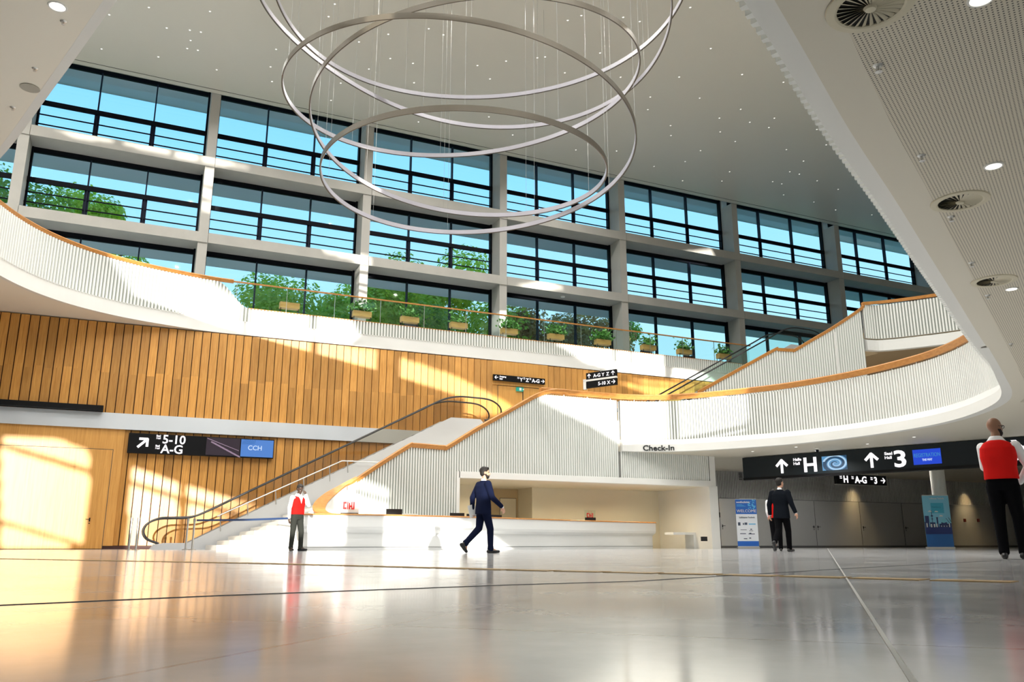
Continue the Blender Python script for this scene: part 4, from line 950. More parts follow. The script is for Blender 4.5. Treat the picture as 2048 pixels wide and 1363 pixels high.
for (p, q_) in (((.80, .93), (.66, 1.14) if False else (.92, 1.12)),):
    poly_plate('crane', A, xd, [(.80, 1.14), (.82, 1.14), (.97, .93), (.95, .93)], .009, .011, mcity, hb); poly_plate('crane', A, xd, [(.90, 1.16), (.92, 1.16), (1.0, 1.0), (.99, .98)], .009, .011, mcity, hb)
poly_plate('globe', A, xd, [(.72+.09*math.cos(k*PI/8), 1.04+.08*math.sin(k*PI/8)) for k in range(16)], .0115, .0125, mat('banner_globe', (.20, .60, .75), .5), hb)
text_mesh('Lufthansa Technik', .085, on(A, xd, .26, 1.84), xd, M['textw'], hb, sx=.9); text_mesh('Hamburg', .09, on(A, xd, .33, 1.52), xd, mat('teal_dark', (.03, .25, .42), .5), hb)
for (a, z) in ((.16, 1.37), (.56, 1.2), (.40, 1.36)): poly_plate('cloud', A, xd, [(a, z), (a+.16, z), (a+.13, z+.04), (a+.06, z+.05)], .009, .011, M['textw'], hb)

# ---------------------------------------------------------------- belt posts
def belt_post(x, n, lab):
    t = empty('barrier_post', (x, n, 0), lab, 'barrier post'); mb = MB(); mb.lathe([(0, 0), (.11, 0), (.11, .015), (.05, .03), (0, .03)], (x, n, 0), 24); mb.build('base', M['metal'], t)
    mb = MB(); mb.tube([(x, n, .02), (x, n, .92)], .032, 12); mb.build('pole', M['metal'], t); mb = MB(); mb.tube([(x, n, .90), (x, n, 1.0)], .042, 12); mb.build('belt_head', M['metal'], t); return t
pz = [N(x, y, 29.4) for x, y in ((263, 1044), (277, 1044), (376, 1043), (389, 1044))]
for p, lab in zip(pz, ('chrome barrier post left of the escalator, left of the close pair', 'chrome barrier post left of the escalator, right of the close pair', 'slim chrome barrier post before the escalator, left of the belt end', 'chrome barrier post holding the left end of the dark belt')): belt_post(p.x, p.y, lab)
pe = N(606, 1036, 25.3)
mb = MB(); a = pz[3]+Vector((.06, -.03, 0)); a.z = .94; b = Vector((pe.x-.05, pe.y+.03, .94)); mb.sweep([a, a.lerp(b, .5)+Vector((0, 0, -.02)), b], [(-.003, -.03), (.003, -.03), (.003, .03), (-.003, .03)])
tag(mb.build('barrier_belt', mat('dark_blue_belt', (.02, .05, .14), .7)), 'dark blue barrier belt stretched across the foot of the stairs behind the man', 'belt')
belt_post(pe.x, pe.y, 'chrome barrier post at the right end of the dark belt, behind the man')

# ---------------------------------------------------------------- planters on the upper gallery
def leaf(mb, c, size, d):
    d = d.normalized(); u = d.orthogonal().normalized(); a = random.random()*PI; u = (u*math.cos(a)+d.cross(u)*math.sin(a)); w_ = d.cross(u).normalized()
    mb.quad(c-u*size*.5, c+w_*size*.32, c+u*size*.6, c-w_*size*.32)
def planter(x, lush, lab):
    n = 35.3; z0 = ZF2; t = empty('planter_box', (x, n, z0), lab, 'planter')
    mb = MB(); mb.box((x-.42, n-.15, z0+.42), (x+.42, n+.15, z0+.68)); mb.build('wooden_box', M['planterwood'], t)
    for a in (-.38, .38):
        for b in (-.12, .12): mb = MB(); mb.box((x+a-.012, n+b-.012, z0-.02), (x+a+.012, n+b+.012, z0+.44)); mb.build('leg', M['black'], t)
    mb = MB()
    for k in range(int(260*lush)):
        a = random.gauss(0, .27); h = abs(random.gauss(0, .22)); p = Vector((x+max(-.6, min(.6, a)), n+random.gauss(0, .12), z0+.70+h)); leaf(mb, p, .12+random.random()*.08, Vector((random.gauss(0, 1), random.gauss(-.6, 1), random.gauss(.5, 1))))
    for k in range(9):
        a = random.uniform(-.35, .35); mb.tube([(x+a, n, z0+.66), (x+a*1.2, n, z0+.85+random.random()*.2)], .008, 4)
    if lush: mb.build('plant', M['leaf_in'], t)
    return t
pls = ((577, .0), (723, .8), (819, .55), (917, .35), (1018, 1.1), (1111, 1.2), (1204, 1.2), (1294, .8), (1365, .7), (1443, .65))
ords = ['first from the left, without leaves', 'second from the left, before a concrete column', 'third from the left', 'fourth from the left', 'fifth from the left, beside a sunlit column', 'sixth from the left', 'seventh from the left', 'eighth from the left, against open sky', 'ninth from the left, against open sky', 'rightmost one, next to the escalator rail']
for (px, lush), od in zip(pls, ords): tag(planter(N(px, 640, 35.3).x, lush, 'wooden planter box on the upper gallery, '+od), group='planter boxes behind the glass railing')
# lounge chairs on the gallery
def lounge(x, n, lab):
    z0 = ZF2; t = empty('lounge_chair', (x, n, z0), lab, 'chair')
    mb = MB(); mb.box((x-.36, n-.34, z0+.28), (x+.36, n+.34, z0+.44)); mb.build('seat', M['chair'], t)
    mb = MB(); mb.prism([(n+.22, z0+.40), (n+.36, z0+.40), (n+.46, z0+.82), (n+.36, z0+.84)], 'x', x-.36, x+.36); mb.build('backrest', M['chair'], t)
    for a in (-.30, .30):
        for b in (-.28, .28): mb = MB(); mb.tube([(x+a, n+b, z0+.29), (x+a*1.1, n+b*1.1, z0-.01)], .014, 6); mb.build('leg', M['chair'], t)
for px, lab in ((826, 'dark lounge chair on the upper gallery below the third planter box'), (1300, 'dark lounge chair on the gallery near the eighth planter box'), (1385, 'dark lounge chair on the gallery between the two rightmost planters')): lounge(N(px, 690, 36.6).x, 36.6, lab)

# ---------------------------------------------------------------- trees and lawn outside
simple('ground', (-80, 42.5, -1.2), (150, 160, -1.0), M['soil'])
def tree(x, n, ztop, r, m, lab, nl=9000, lobes=14, zlow=None, leafs=.29):
    t = empty('tree', (x, n, -1), lab, 'tree'); zlow = zlow or ztop-2*r; h = ztop-zlow
    mb = MB(); mb.tube([(x, n, -1.05), (x+.2, n, zlow*.5), (x-.1, n+.2, zlow+h*.3), (x+.1, n, ztop-h*.3)], [.5, .38, .28, .08], 10)
    for k in range(16):
        a = random.random()*2*PI; z = zlow+h*random.uniform(-.05, .55); mb.tube([(x, n, z-h*.18), (x+math.cos(a)*r*.4, n+math.sin(a)*r*.4, z+h*.05), (x+math.cos(a)*r*.75, n+math.sin(a)*r*.75, z+h*.16)], [.16, .1, .04], 6)
    mb.build('trunk', M['bark'], t)
    L = []
    for k in range(lobes):
        a = random.random()*2*PI; rr = r*random.uniform(.15, .72); z = zlow+h*random.uniform(.12, .86); L.append((Vector((x+rr*math.cos(a), n+rr*math.sin(a)*.8, z)), r*random.uniform(.28, .46)*(1 if z < ztop-h*.25 else .75)))
    L.append((Vector((x, n, ztop-r*.38)), r*.38))
    mb = MB()
    for k in range(int(nl*1.5)):
        c, R_ = L[k % len(L)]; d = Vector((random.gauss(0, 1), random.gauss(0, 1), random.gauss(0, 1))).normalized(); p = c+d*R_*(random.random()**.35)*Vector((1, 1, .8)).length/1.62
        leaf(mb, p, leafs*random.uniform(.7, 1.3), d+Vector((random.gauss(0, .5), random.gauss(0, .5), .5)))
    mb.build('foliage', m, t); return t
def TX(px, py, n): q = N(px, py, n); return q.x, q.z
for (px, py, n, r, m, lab, nl, zl) in (
    (20, 335, 56, 6.0, 'leaf2', 'tall dark green tree outside at the far left window', 9000, 9),
    (175, 376, 60, 5.2, 'leaf', 'bright green tree outside the second window row on the left', 8000, 10),
    (262, 508, 66, 4.0, 'leaf2', 'small tree top showing outside above the left wooden handrail', 4000, 9),
    (585, 546, 55, 6.8, 'leaf', 'broad bright green tree outside behind the first planter boxes', 15000, 5),
    (706, 556, 58, 4.5, 'leaf', 'green tree outside just left of the third concrete column', 8000, 5),
    (800, 503, 53, 5.4, 'leaf', 'tall green tree outside between the third and fourth columns, left one', 12000, 5.5),
    (930, 490, 56, 6.0, 'leaf', 'tall green tree outside between the third and fourth columns, right one', 14000, 5.5),
    (860, 600, 50, 4.6, 'leaf2', 'dark green tree outside low behind the glass railing', 9000, 5),
    (1050, 595, 54, 4.6, 'leaf3', 'copper tinged tree outside right of the fourth concrete column', 11000, 5),
    (1175, 604, 56, 5.6, 'leaf3', 'copper tinged tree outside, left of the fifth concrete column', 13000, 5),
    (1262, 640, 62, 2.6, 'leaf2', 'slim tree edge outside, just right of the fifth concrete column', 5000, 9)):
    x_, zt = TX(px, py, n); tree(x_, n, zt, r, M[m], lab, nl=nl, zlow=zl)

# ================================================================ PEOPLE
def capsule(mb, p, q, r1, r2, seg=14, flat=1.):
    p, q = Vector(p), Vector(q); d = (q-p); L = max(d.length, 1e-4); t = d/L; ref = Vector((0, 1, 0)) if abs(t.y) < .9 else Vector((1, 0, 0))
    a = (ref-t*ref.dot(t)).normalized(); b = t.cross(a); rows_ = []
    for k in range(5): an = PI/2*k/4; rows_.append((-math.cos(an)*r1, math.sin(an)*r1))
    for k in range(5): an = PI/2*k/4; rows_.append((L+math.sin(an)*r2, math.cos(an)*r2))
    i0 = len(mb.v)
    for (h, r) in rows_:
        r = max(r, 1e-4)
        for s_ in range(seg):
            an = 2*PI*s_/seg; mb.v.append(tuple(p+t*h+a*(math.cos(an)*r)+b*(math.sin(an)*r*flat)))
    for k in range(len(rows_)-1):
        for s_ in range(seg):
            w_ = (s_+1) % seg; mb.f.append((i0+k*seg+s_, i0+k*seg+w_, i0+(k+1)*seg+w_, i0+(k+1)*seg+s_)); mb.m.append(0)
    for row, rev in ((0, True), (len(rows_)-1, False)):
        f_ = tuple(i0+row*seg+s_ for s_ in range(seg)); mb.f.append(f_[::-1] if rev else f_); mb.m.append(0)
def loft(mb, rings, seg=20):
    """rings: (centre, half depth, half width, yaw) stacked along z"""
    i0 = len(mb.v)
    for c, hd, hw, yw in rings:
        for s_ in range(seg):
            an = 2*PI*s_/seg; ca, sa = math.cos(an), math.sin(an); e = .82
            x = hd*math.copysign(abs(ca)**e, ca); y = hw*math.copysign(abs(sa)**e, sa)
            mb.v.append((c[0]+x*math.cos(yw)-y*math.sin(yw), c[1]+x*math.sin(yw)+y*math.cos(yw), c[2]))
    n = len(rings)
    for k in range(n-1):
        for s_ in range(seg):
            w_ = (s_+1) % seg; mb.f.append((i0+k*seg+s_, i0+k*seg+w_, i0+(k+1)*seg+w_, i0+(k+1)*seg+s_)); mb.m.append(0)
    mb.f.append(tuple(i0+s_ for s_ in range(seg))[::-1]); mb.f.append(tuple(i0+(n-1)*seg+s_ for s_ in range(seg))); mb.m += [0, 0]
def fuse(mb, name, m, parent, voxel=.011, smooth=3, place=None):
    o = mb.build(name, m)
    r = o.modifiers.new('r', 'REMESH'); r.mode = 'VOXEL'; r.voxel_size = voxel; r.use_smooth_shade = True
    s_ = o.modifiers.new('s', 'SMOOTH'); s_.iterations = smooth; s_.factor = .5
    dg = bpy.context.evaluated_depsgraph_get(); me = bpy.data.meshes.new_from_object(o.evaluated_get(dg)); o.modifiers.clear(); old = o.data; o.data = me; bpy.data.meshes.remove(old); me.name = name
    for p in me.polygons: p.use_smooth = True
    if place is not None: me.transform(place)
    if parent: o.parent = parent; o.matrix_parent_inverse = Matrix.Translation(-Vector(parent.location))
    return o
def hand(mb, wrist, d, palm_n, r=1., curl=.5, side=1):
    """palm, four fingers of unequal length and a thumb; d = direction of the hand, palm_n = palm normal"""
    d = Vector(d).normalized(); pn = Vector(palm_n); pn = (pn-d*pn.dot(d)).normalized(); ac = d.cross(pn)*side; w_ = Vector(wrist)
    capsule(mb, w_+d*.015, w_+d*.075, .027, .030, flat=.6 if False else 1)
    for k, L in enumerate((.070, .080, .074, .058)):
        base = w_+d*.085+ac*(.030-.020*k); d1 = (d+pn*curl*.5).normalized(); d2 = (d*.6+pn*curl*1.2).normalized()
        capsule(mb, base-d*.02, base+d1*L*.5, .0105, .0095, 8); capsule(mb, base+d1*L*.5, base+d1*L*.5+d2*L*.5, .0095, .008, 8)
    b0 = w_+d*.035+ac*.030; t1 = (d*.6+ac*.6+pn*.4).normalized(); capsule(mb, b0, b0+t1*.035, .0125, .011, 8); capsule(mb, b0+t1*.035, b0+(t1*.035)+(d*.8+ac*.2+pn*.4).normalized()*.03, .011, .009, 8)
def head_parts(hc, yaw_, nod, skin, hair, parent, place, bodymb, beard=False, bald=False, glasses=False):
    """adds the head to the body mesh and builds hair, beard, eyes, glasses as children; hc = head centre"""
    R = Matrix.Rotation(yaw_, 3, 'Z') @ Matrix.Rotation(nod, 3, 'Y'); hc = Vector(hc)
    T = lambda x, y, z: hc+R @ Vector((x, y, z))
    bodymb.ell(T(-.012, 0, .028), (.096, .076, .098), R); bodymb.ell(T(.028, 0, -.045), (.064, .058, .072), R); bodymb.ell(T(.05, 0, -.085), (.034, .036, .026), R)
    capsule(bodymb, T(.088, 0, .012), T(.108, 0, -.022), .010, .016, 8); capsule(bodymb, T(.085, -.018, -.058), T(.085, .018, -.058), .011, .011, 8)
    for s_ in (-1, 1):
        bodymb.ell(T(-.005, s_*.078, -.005), (.020, .010, .032), R); capsule(bodymb, T(.080, s_*.012, .030), T(.078, s_*.042, .030), .009, .009, 8)
    def child(name, mb, m): o = mb.build(name, m, None, smooth=True); o.data.transform(place); o.parent = parent; o.matrix_parent_inverse = Matrix.Translation(-Vector(parent.location)); return o
    for s_ in (-1, 1):
        mb = MB(); mb.ell(T(.081, s_*.030, .012), (.009, .013, .008), R, 10, 6); child('eye', mb, M['textk'])
    if not bald:
        mb = MB(); mb.ell(T(-.024, 0, .048), (.100, .086, .094), R); mb.ell(T(-.045, 0, .0), (.068, .080, .080), R); mb.ell(T(.035, 0, .098), (.052, .062, .034), R)
        fuse(mb, 'hair', hair, parent, .012, 2, place)
    if beard:
        mb = MB(); mb.ell(T(.045, 0, -.078), (.052, .060, .048), R); capsule(mb, T(.0, .066, -.03), T(.045, .05, -.075), .02, .024, 8); capsule(mb, T(.0, -.066, -.03), T(.045, -.05, -.075), .02, .024, 8); capsule(mb, T(.098, -.02, -.048), T(.098, .02, -.048), .009, .009, 8)
        fuse(mb, 'beard', hair, parent, .010, 2, place)
    if glasses:
        mb = MB()
        for s_ in (-1, 1):
            mb.tube([T(.098, s_*.032+.024*math.cos(a*PI/6), .012+.02*math.sin(a*PI/6)) for a in range(12)], .0035, 6, closed=True); mb.tube([T(.098, s_*.056, .018), T(.06, s_*.078, .016), T(-.02, s_*.082, .012)], .0035, 6)
        mb.tube([T(.1, -.01, .014), T(.1, .01, .014)], .003, 6); child('glasses', mb, M['textk'])

def person(name, loc, heading, scale, P, label, top, bottom, skin, hair, style, hd=(0, 0), **kw):
    """P: joints in the person's own frame (x forward, y left, z up, metres for 1.80 m)"""
    root = empty(name, (loc[0], loc[1], 0), label, 'person')
    place = Matrix.Translation(Vector((loc[0], loc[1], 0))) @ Matrix.Rotation(heading, 4, 'Z') @ Matrix.Scale(scale, 4)
    V = {k: Vector(v) for k, v in P.items()}; ty = kw.get('twist', 0)
    pel, che, nek, hc = V['pel'], V['che'], V['nek'], V['head']
    b = MB()   # the body: one surface
    loft(b, [(pel+Vector((0, 0, -.10)), .10, .15, 0), (pel, .11, .165, 0), (pel.lerp(che, .45), .095, .145, ty*.5), (che, .115, .170, ty), (che+Vector((0, 0, .13)), .10, .165, ty), (nek+Vector((-.005, 0, -.02)), .055, .075, ty)])
    capsule(b, nek+Vector((0, 0, -.05)), hc+Vector((-.01, 0, -.05)), .056, .052)
    for s_ in 'LR':
        sh, el, wr = V['sh'+s_], V['el'+s_], V['wr'+s_]; capsule(b, sh, el, .052, .042); capsule(b, el, wr, .042, .028)
        hand(b, wr, V['hd'+s_], V['pn'+s_], side=1 if s_ == 'L' else -1, curl=kw.get('curl'+s_, .5))
        hp, kn, an, to = V['hp'+s_], V['kn'+s_], V['an'+s_], V['to'+s_]
        capsule(b, hp, kn, .085, .055); capsule(b, kn, an, .055, .038); capsule(b, an, an.lerp(to, .7), .036, .022)
    head_parts(hc, hd[0], hd[1], skin, hair, root, place, b, beard=kw.get('beard'), bald=kw.get('bald'), glasses=kw.get('glasses'))
    fuse(b, 'body', skin, root, .0085, 2, place)
    # trousers
    t = MB(); loft(t, [(pel+Vector((0, 0, -.14)), .105, .165, 0), (pel+Vector((0, 0, -.05)), .128, .185, 0), (pel+Vector((0, 0, .06)), .118, .172, 0), (pel+Vector((0, 0, .12)), .112, .162, 0)])
    for s_ in 'LR':
        hp, kn, an = V['hp'+s_], V['kn'+s_], V['an'+s_]
        capsule(t, hp, kn, .104, .074); capsule(t, kn, an+Vector((0, 0, .01)), .074, .060); capsule(t, an+Vector((0, 0, .02)), an, .062, .064, flat=1.1)
    fuse(t, 'trousers', bottom, root, .012, 3, place)
    for s_ in 'LR':
        an, to = V['an'+s_], V['to'+s_]; m_ = MB(); d = (to-an); up_ = Vector((0, 0, 1))
        hl = an+Vector((-d.x*.28, -d.y*.28, 0)); sole = V.get('heel'+s_, Vector((hl.x, hl.y, .035)))
        capsule(m_, sole, to, .040, .033, flat=1.); capsule(m_, an+(sole-an)*.35, sole.lerp(to, .35), .045, .040); capsule(m_, sole.lerp(to, .5), to, .042, .030); capsule(m_, an+Vector((0, 0, .03)), an.lerp(sole, .4), .047, .046)
        fuse(m_, 'shoe', M['shoe'], root, .010, 2, place)
    T = top
    if style == 'suit':
        j = MB(); hem = pel+Vector((-.005, 0, -.15))
        loft(j, [(hem, .150, .205, 0), (pel+Vector((0, 0, .02)), .142, .195, 0), (pel.lerp(che, .5), .125, .180, ty*.5), (che, .142, .212, ty), (che+Vector((0, 0, .12)), .128, .215, ty), (nek+Vector((-.01, 0, -.045)), .085, .135, ty), (nek+Vector((-.012, 0, .005)), .060, .070, ty)])
        for s_ in 'LR': capsule(j, V['sh'+s_], V['el'+s_], .080, .062); capsule(j, V['el'+s_], V['el'+s_].lerp(V['wr'+s_], .93), .062, .048)
        fuse(j, 'jacket', T, root, .012, 3, place)
        s2 = MB(); capsule(s2, nek+Vector((-.004, 0, -.03)), nek+Vector((.0, 0, .012)), .066, .060)
        for s_ in 'LR': w_ = V['wr'+s_]; e_ = V['el'+s_]; capsule(s2, e_.lerp(w_, .9), e_.lerp(w_, 1.04), .038, .036)
        fuse(s2, 'shirt', M['shirt'], root, .010, 1, place)
    else:
        s2 = MB(); loft(s2, [(pel+Vector((0, 0, .04)), .125, .178, 0), (pel.lerp(che, .5), .118, .168, ty*.5), (che, .128, .195, ty), (che+Vector((0, 0, .12)), .115, .198, ty), (nek+Vector((-.01, 0, -.045)), .08, .125, ty), (nek+Vector((-.006, 0, .035)), .066, .066, ty)])
        for s_ in 'LR': capsule(s2, V['sh'+s_], V['el'+s_], .066, .054); capsule(s2, V['el'+s_], V['el'+s_].lerp(V['wr'+s_], .97), .053, .040)
        fuse(s2, 'shirt', M['shirt'], root, .011, 3, place)
        v = MB(); loft(v, [(pel+Vector((0, 0, .0)), .148, .200, 0), (pel.lerp(che, .5), .138, .192, ty*.5), (che+Vector((0, 0, -.02)), .146, .214, ty), (che+Vector((0, 0, .10)), .136, .204, ty), (nek+Vector((-.022, 0, -.05)), .094, .150, ty), (nek+Vector((-.03, 0, -.02)), .066, .085, ty)])
        o = fuse(v, 'vest', M['red'], root, .011, 3, place)
        if kw.get('vneck'):
            fr = MB(); c = che+Vector((.0, 0, 0)); rot = Matrix.Rotation(ty, 3, 'Z')
            pts = [c+rot @ Vector(q) for q in ((.150, 0, -.02), (.128, .058, .155), (.085, .055, .20), (.085, -.055, .20), (.128, -.058, .155))]
            fr.quad(*pts); dn = rot @ Vector((-.03, 0, 0)); q2 = [p+dn for p in pts]; fr.quad(*q2[::-1])
            for i_ in range(5): k_ = (i_+1) % 5; fr.quad(pts[i_], q2[i_], q2[k_], pts[k_])
            oo = fr.build('shirt_front', M['shirt']); oo.data.transform(place); oo.parent = root; oo.matrix_parent_inverse = Matrix.Translation(-Vector(root.location))
        bl = MB(); loft(bl, [(pel+Vector((0, 0, .005)), .128, .182, 0), (pel+Vector((0, 0, .045)), .128, .182, 0)]); oo = bl.build('belt', M['shoe'], None, smooth=True); oo.data.transform(place); oo.parent = root; oo.matrix_parent_inverse = Matrix.Translation(-Vector(root.location))
    return root, place
RW = Vector((math.cos(YAW), -math.sin(YAW), 0)); FW = Vector((math.sin(YAW), math.cos(YAW), 0))
def hdg(r, f): d = RW*r+FW*f; return math.atan2(d.y, d.x)
base = dict(pel=(0, 0, .97), che=(.0, 0, 1.28), nek=(0, 0, 1.50), head=(.02, 0, 1.665),
            shL=(0, .195, 1.42), shR=(0, -.195, 1.42), elL=(-.03, .25, 1.13), elR=(-.03, -.25, 1.13), wrL=(.02, .25, .88), wrR=(.02, -.25, .88),
            hdL=(.1, 0, -1), hdR=(.1, 0, -1), pnL=(0, -1, 0), pnR=(0, 1, 0),
            hpL=(0, .09, .90), hpR=(0, -.09, .90), knL=(.01, .10, .50), knR=(.01, -.10, .50), anL=(-.02, .11, .09), anR=(-.02, -.11, .09), toL=(.15, .14, .035), toR=(.15, -.14, .035))
def pose(**k): d = dict(base); d.update(k); return d

# 1: man with raised hand, red vest, at the foot of the stairs
f1 = Z(590, 1101.3, 0)
person('person', (f1.x, f1.y), hdg(.80, -.60), 1.01, pose(head=(.055, 0, 1.655), nek=(.015, 0, 1.50),
       elL=(.17, .24, 1.22), wrL=(.215, .085, 1.50), hdL=(-.35, -.30, 1), pnL=(-1, -.3, 0), elR=(-.03, -.25, 1.13), wrR=(.0, -.26, .87), hdR=(.05, 0, -1),
       anL=(.06, .13, .09), toL=(.23, .19, .035), knL=(.06, .12, .50), anR=(-.06, -.10, .09), toR=(.09, -.15, .035), knR=(-.02, -.10, .50)),
       'man in red vest and white shirt holding one hand to his face before the stairs', M['shirt'], M['trouser_grey'], M['skin_dark'], M['hair'], 'vest', hd=(-.15, .35), vneck=True, curlL=1.0)
# 2: man in navy suit, mid-stride, tablet in his left hand
k2 = 16.4/17.03; f2 = Z(966, 1105, 0); f2 = Vector((f2.x*k2, f2.y*k2, 0))
r2, pl2 = person('person', (f2.x, f2.y), hdg(.86, .51), 1.0, pose(pel=(0, 0, .95), che=(.0, 0, 1.27), nek=(.005, 0, 1.495), head=(.035, 0, 1.665),
       knL=(-.05, .09, .51), anL=(-.37, .08, .20), toL=(-.34, .10, .035), heelL=(-.47, .08, .175), knR=(.12, -.09, .50), anR=(.13, -.09, .09), toR=(.31, -.11, .035),
       elL=(-.12, .27, 1.15), wrL=(-.12, .27, .90), hdL=(.1, 0, -1), elR=(.06, -.27, 1.14), wrR=(.30, -.27, .95), hdR=(.45, 0, -1)),
       'man in navy suit striding past the check-in desk with a tablet in his left hand', M['navy'], M['navy'], M['skin_light'], M['hair'], 'suit', hd=(-.45, 0), beard=True, twist=.25, curlL=1.2)
q = pl2 @ Vector((-.10, .245, .80)); tb = MB(); tb.box((-.10, -.006, -.02), (.08, .006, .24)); o = tb.build('tablet', [M['counter']]); o.data.transform(pl2 @ Matrix.Translation((-.10, .235, .77)) @ Matrix.Rotation(-.25, 4, 'Y'))
tag(o, 'thin pale tablet held in the left hand of the navy-suited man', 'tablet')
# 3: man in black suit walking away
f3 = Z(1563, 1102, 0); k3 = .95; f3 = Vector((f3.x*k3, f3.y*k3, 0))+RW*.07
person('person', (f3.x, f3.y), hdg(.66, .75), 1.01, pose(pel=(0, 0, .95), che=(.0, 0, 1.27), head=(.035, 0, 1.665),
       knL=(-.10, .06, .52), anL=(-.40, .04, .24), toL=(-.38, .05, .05), heelL=(-.50, .04, .21), knR=(.12, -.09, .50), anR=(.14, -.08, .09), toR=(.32, -.10, .035),
       elL=(-.03, .29, 1.14), wrL=(.0, .30, .90), hdL=(.05, .05, -1), elR=(-.06, -.30, 1.15), wrR=(-.04, -.38, .93), hdR=(0, -.35, -1)),
       'man in black suit seen from behind, walking towards the grey doors', M['suit'], M['trouser_black'], M['skin_light'], M['hair'], 'suit', hd=(-.35, -.08))
# 5: mostly hidden behind him
fr = f3+RW*.44+FW*1.9
person('person', (fr.x, fr.y), hdg(.30, .95), .92, pose(pel=(0, 0, .95), knL=(-.06, .09, .50), anL=(-.22, .09, .12), toL=(-.12, .10, .035), knR=(.1, -.09, .5), anR=(.12, -.09, .09), toR=(.28, -.1, .035), wrR=(.1, -.22, 1.0), elR=(-.02, -.22, 1.13), wrL=(.1, .2, 1.0), elL=(-.02, .22, 1.13)),
       'person in red vest, white shirt and black trousers, nearly hidden behind the black-suited man', M['shirt'], M['trouser_black'], M['skin_light'], M['hair'], 'vest')
# 4: bald bearded man in red vest at the right edge, nearest of all
f4 = Z(2026, 1117.5, 0); k4 = 7.3/f4.y; f4 = Vector((f4.x*k4, 7.3, 0))
person('person', (f4.x, f4.y), hdg(.62, .78), 1.035, pose(pel=(.0, 0, .99), che=(-.02, 0, 1.29), nek=(-.02, 0, 1.505), head=(.02, 0, 1.66),
       shR=(.02, -.20, 1.41), elR=(.14, -.30, 1.15), wrR=(.28, -.16, .96), hdR=(.6, .6, -.5), pnR=(-.5, .5, 0), shL=(.03, .180, 1.41), elL=(.15, .20, 1.16), wrL=(.31, .04, 1.0), hdL=(.6, -.6, -.4), pnL=(-.5, -.5, 0),
       knL=(.02, .09, .50), anL=(-.03, .08, .09), toL=(.14, .11, .035), knR=(.05, -.12, .50), anR=(.03, -.13, .09), toR=(.20, -.17, .035)),
       'bald bearded man with glasses and red vest standing at the right edge, back turned', M['shirt'], M['trouser_black'], M['skin_tan'], M['hair'], 'vest', hd=(-.62, .05), bald=True, beard=True, glasses=True)

# ---------------------------------------------------------------- pieces that belong to a part go one level deeper
RULES = {'curved_balcony': {'rail_post': 'handrail'}, 'staircase': {'rail_post': 'side_rail'}, 'glass_railing': {'edge_strip': 'glass_pane', 'handrail': None},
         'direction_sign': {'lettering': 'panel', 'arrow': 'panel', 'picture': 'picture_screen', 'ray_pattern': 'blue_screen'}, 'overhead_sign': {'lettering': 'beam', 'arrow': 'beam', 'spiral': 'picture_screen'},
         'person': {'hair': 'body', 'beard': 'body', 'eye': 'body', 'glasses': 'body'}, 'ring_chandelier': {}, 'desk_sign': {'red_print': 'clear_panel'},
         'city_banner': {'lettering': 'sheet', 'cloud': 'sheet', 'crane': 'sheet', 'building_shape': 'sheet', 'light_gap': 'sheet', 'globe': 'sheet', 'square': 'sheet', 'sea': 'sheet'},
         'welcome_banner': {'lettering': 'sheet', 'logo': 'sheet', 'print_line': 'sheet', 'dot_pattern': 'blue_head'}, 'escalator': {'handrail': None}, 'exit_sign': {'symbol': 'box'}, 'dome_camera': {'dome': 'base'}, 'barrier_post': {'belt_head': 'pole'}}
for o in [o for o in C.objects if o.parent is None]:
    rule = RULES.get(o.name.split('.')[0])
    if not rule: continue
    kids = list(o.children)
    for cname, pname in rule.items():
        if not pname: continue
        par = [k for k in kids if k.name.split('.')[0] == pname]
        if not par: continue
        for k in kids:
            if k.name.split('.')[0].startswith(cname) and k.name.split('.')[0] != pname and k not in par:
                k.parent = par[0]; k.matrix_parent_inverse = Matrix.Identity(4)

# ================================================================ SUN MASK (unseen wall behind the lens, holes shaped to the sun patches) AND DAYLIGHT
SUN = Vector((.25, 1, -.11))
NB = -7.0
patches = []
def lit(pts, n):
    P = []
    for x, y in pts:
        q = N(x, y, n); k = n-NB; P.append((q.x-SUN.x*k, q.z-SUN.z*k))
    patches.append(P)
W_ = 34.4
lit([(424, 664), (482, 672), (482, 692), (440, 674)], W_); lit([(497, 674), (621, 686), (621, 745), (497, 697)], W_); lit([(633, 686), (752, 698), (752, 797), (735, 788), (633, 749)], W_)
lit([(295, 680), (345, 662), (420, 676), (345, 700), (300, 698)], W_)
lit([(800, 713), (905, 748), (1010, 800), (1035, 822), (900, 838), (860, 836), (802, 816)], W_)
lit([(1240, 765), (1395, 778), (1380, 800), (1330, 800)], W_); lit([(1250, 752), (1400, 768), (1410, 776), (1290, 765)], W_)
F_ = 34.4
lit([(195, 470), (300, 540), (420, 560), (483, 600), (483, 672), (424, 664), (300, 640), (255, 570)], F_)
lit([(497, 612), (621, 622), (621, 686), (497, 674)], F_); lit([(633, 622), (700, 632), (720, 668), (690, 690), (633, 686)], F_)
lit([(1110, 684), (1226, 692), (1226, 738), (1170, 722)], F_); lit([(1233, 698), (1259, 700), (1259, 745), (1233, 742)], F_); lit([(1264, 700), (1328, 708), (1330, 750), (1264, 745)], F_); lit([(1345, 735), (1410, 745), (1440, 768), (1345, 757)], F_)
lit([(8, 861), (80, 862), (171, 899), (180, 915), (178, 935), (2, 884)], W_); lit([(0, 893), (178, 948), (166, 1086), (150, 1082), (0, 1038)], W_); lit([(0, 1047), (150, 1090), (120, 1096), (0, 1096)], W_)
lit([(262, 932), (358, 966), (358, 990), (261, 958)], W_); lit([(260, 968), (356, 1000), (352, 1096), (250, 1096)], W_); lit([(373, 970), (440, 990), (515, 1010), (505, 1034), (373, 994)], W_); lit([(372, 1004), (470, 1032), (400, 1070), (366, 1096)], W_)
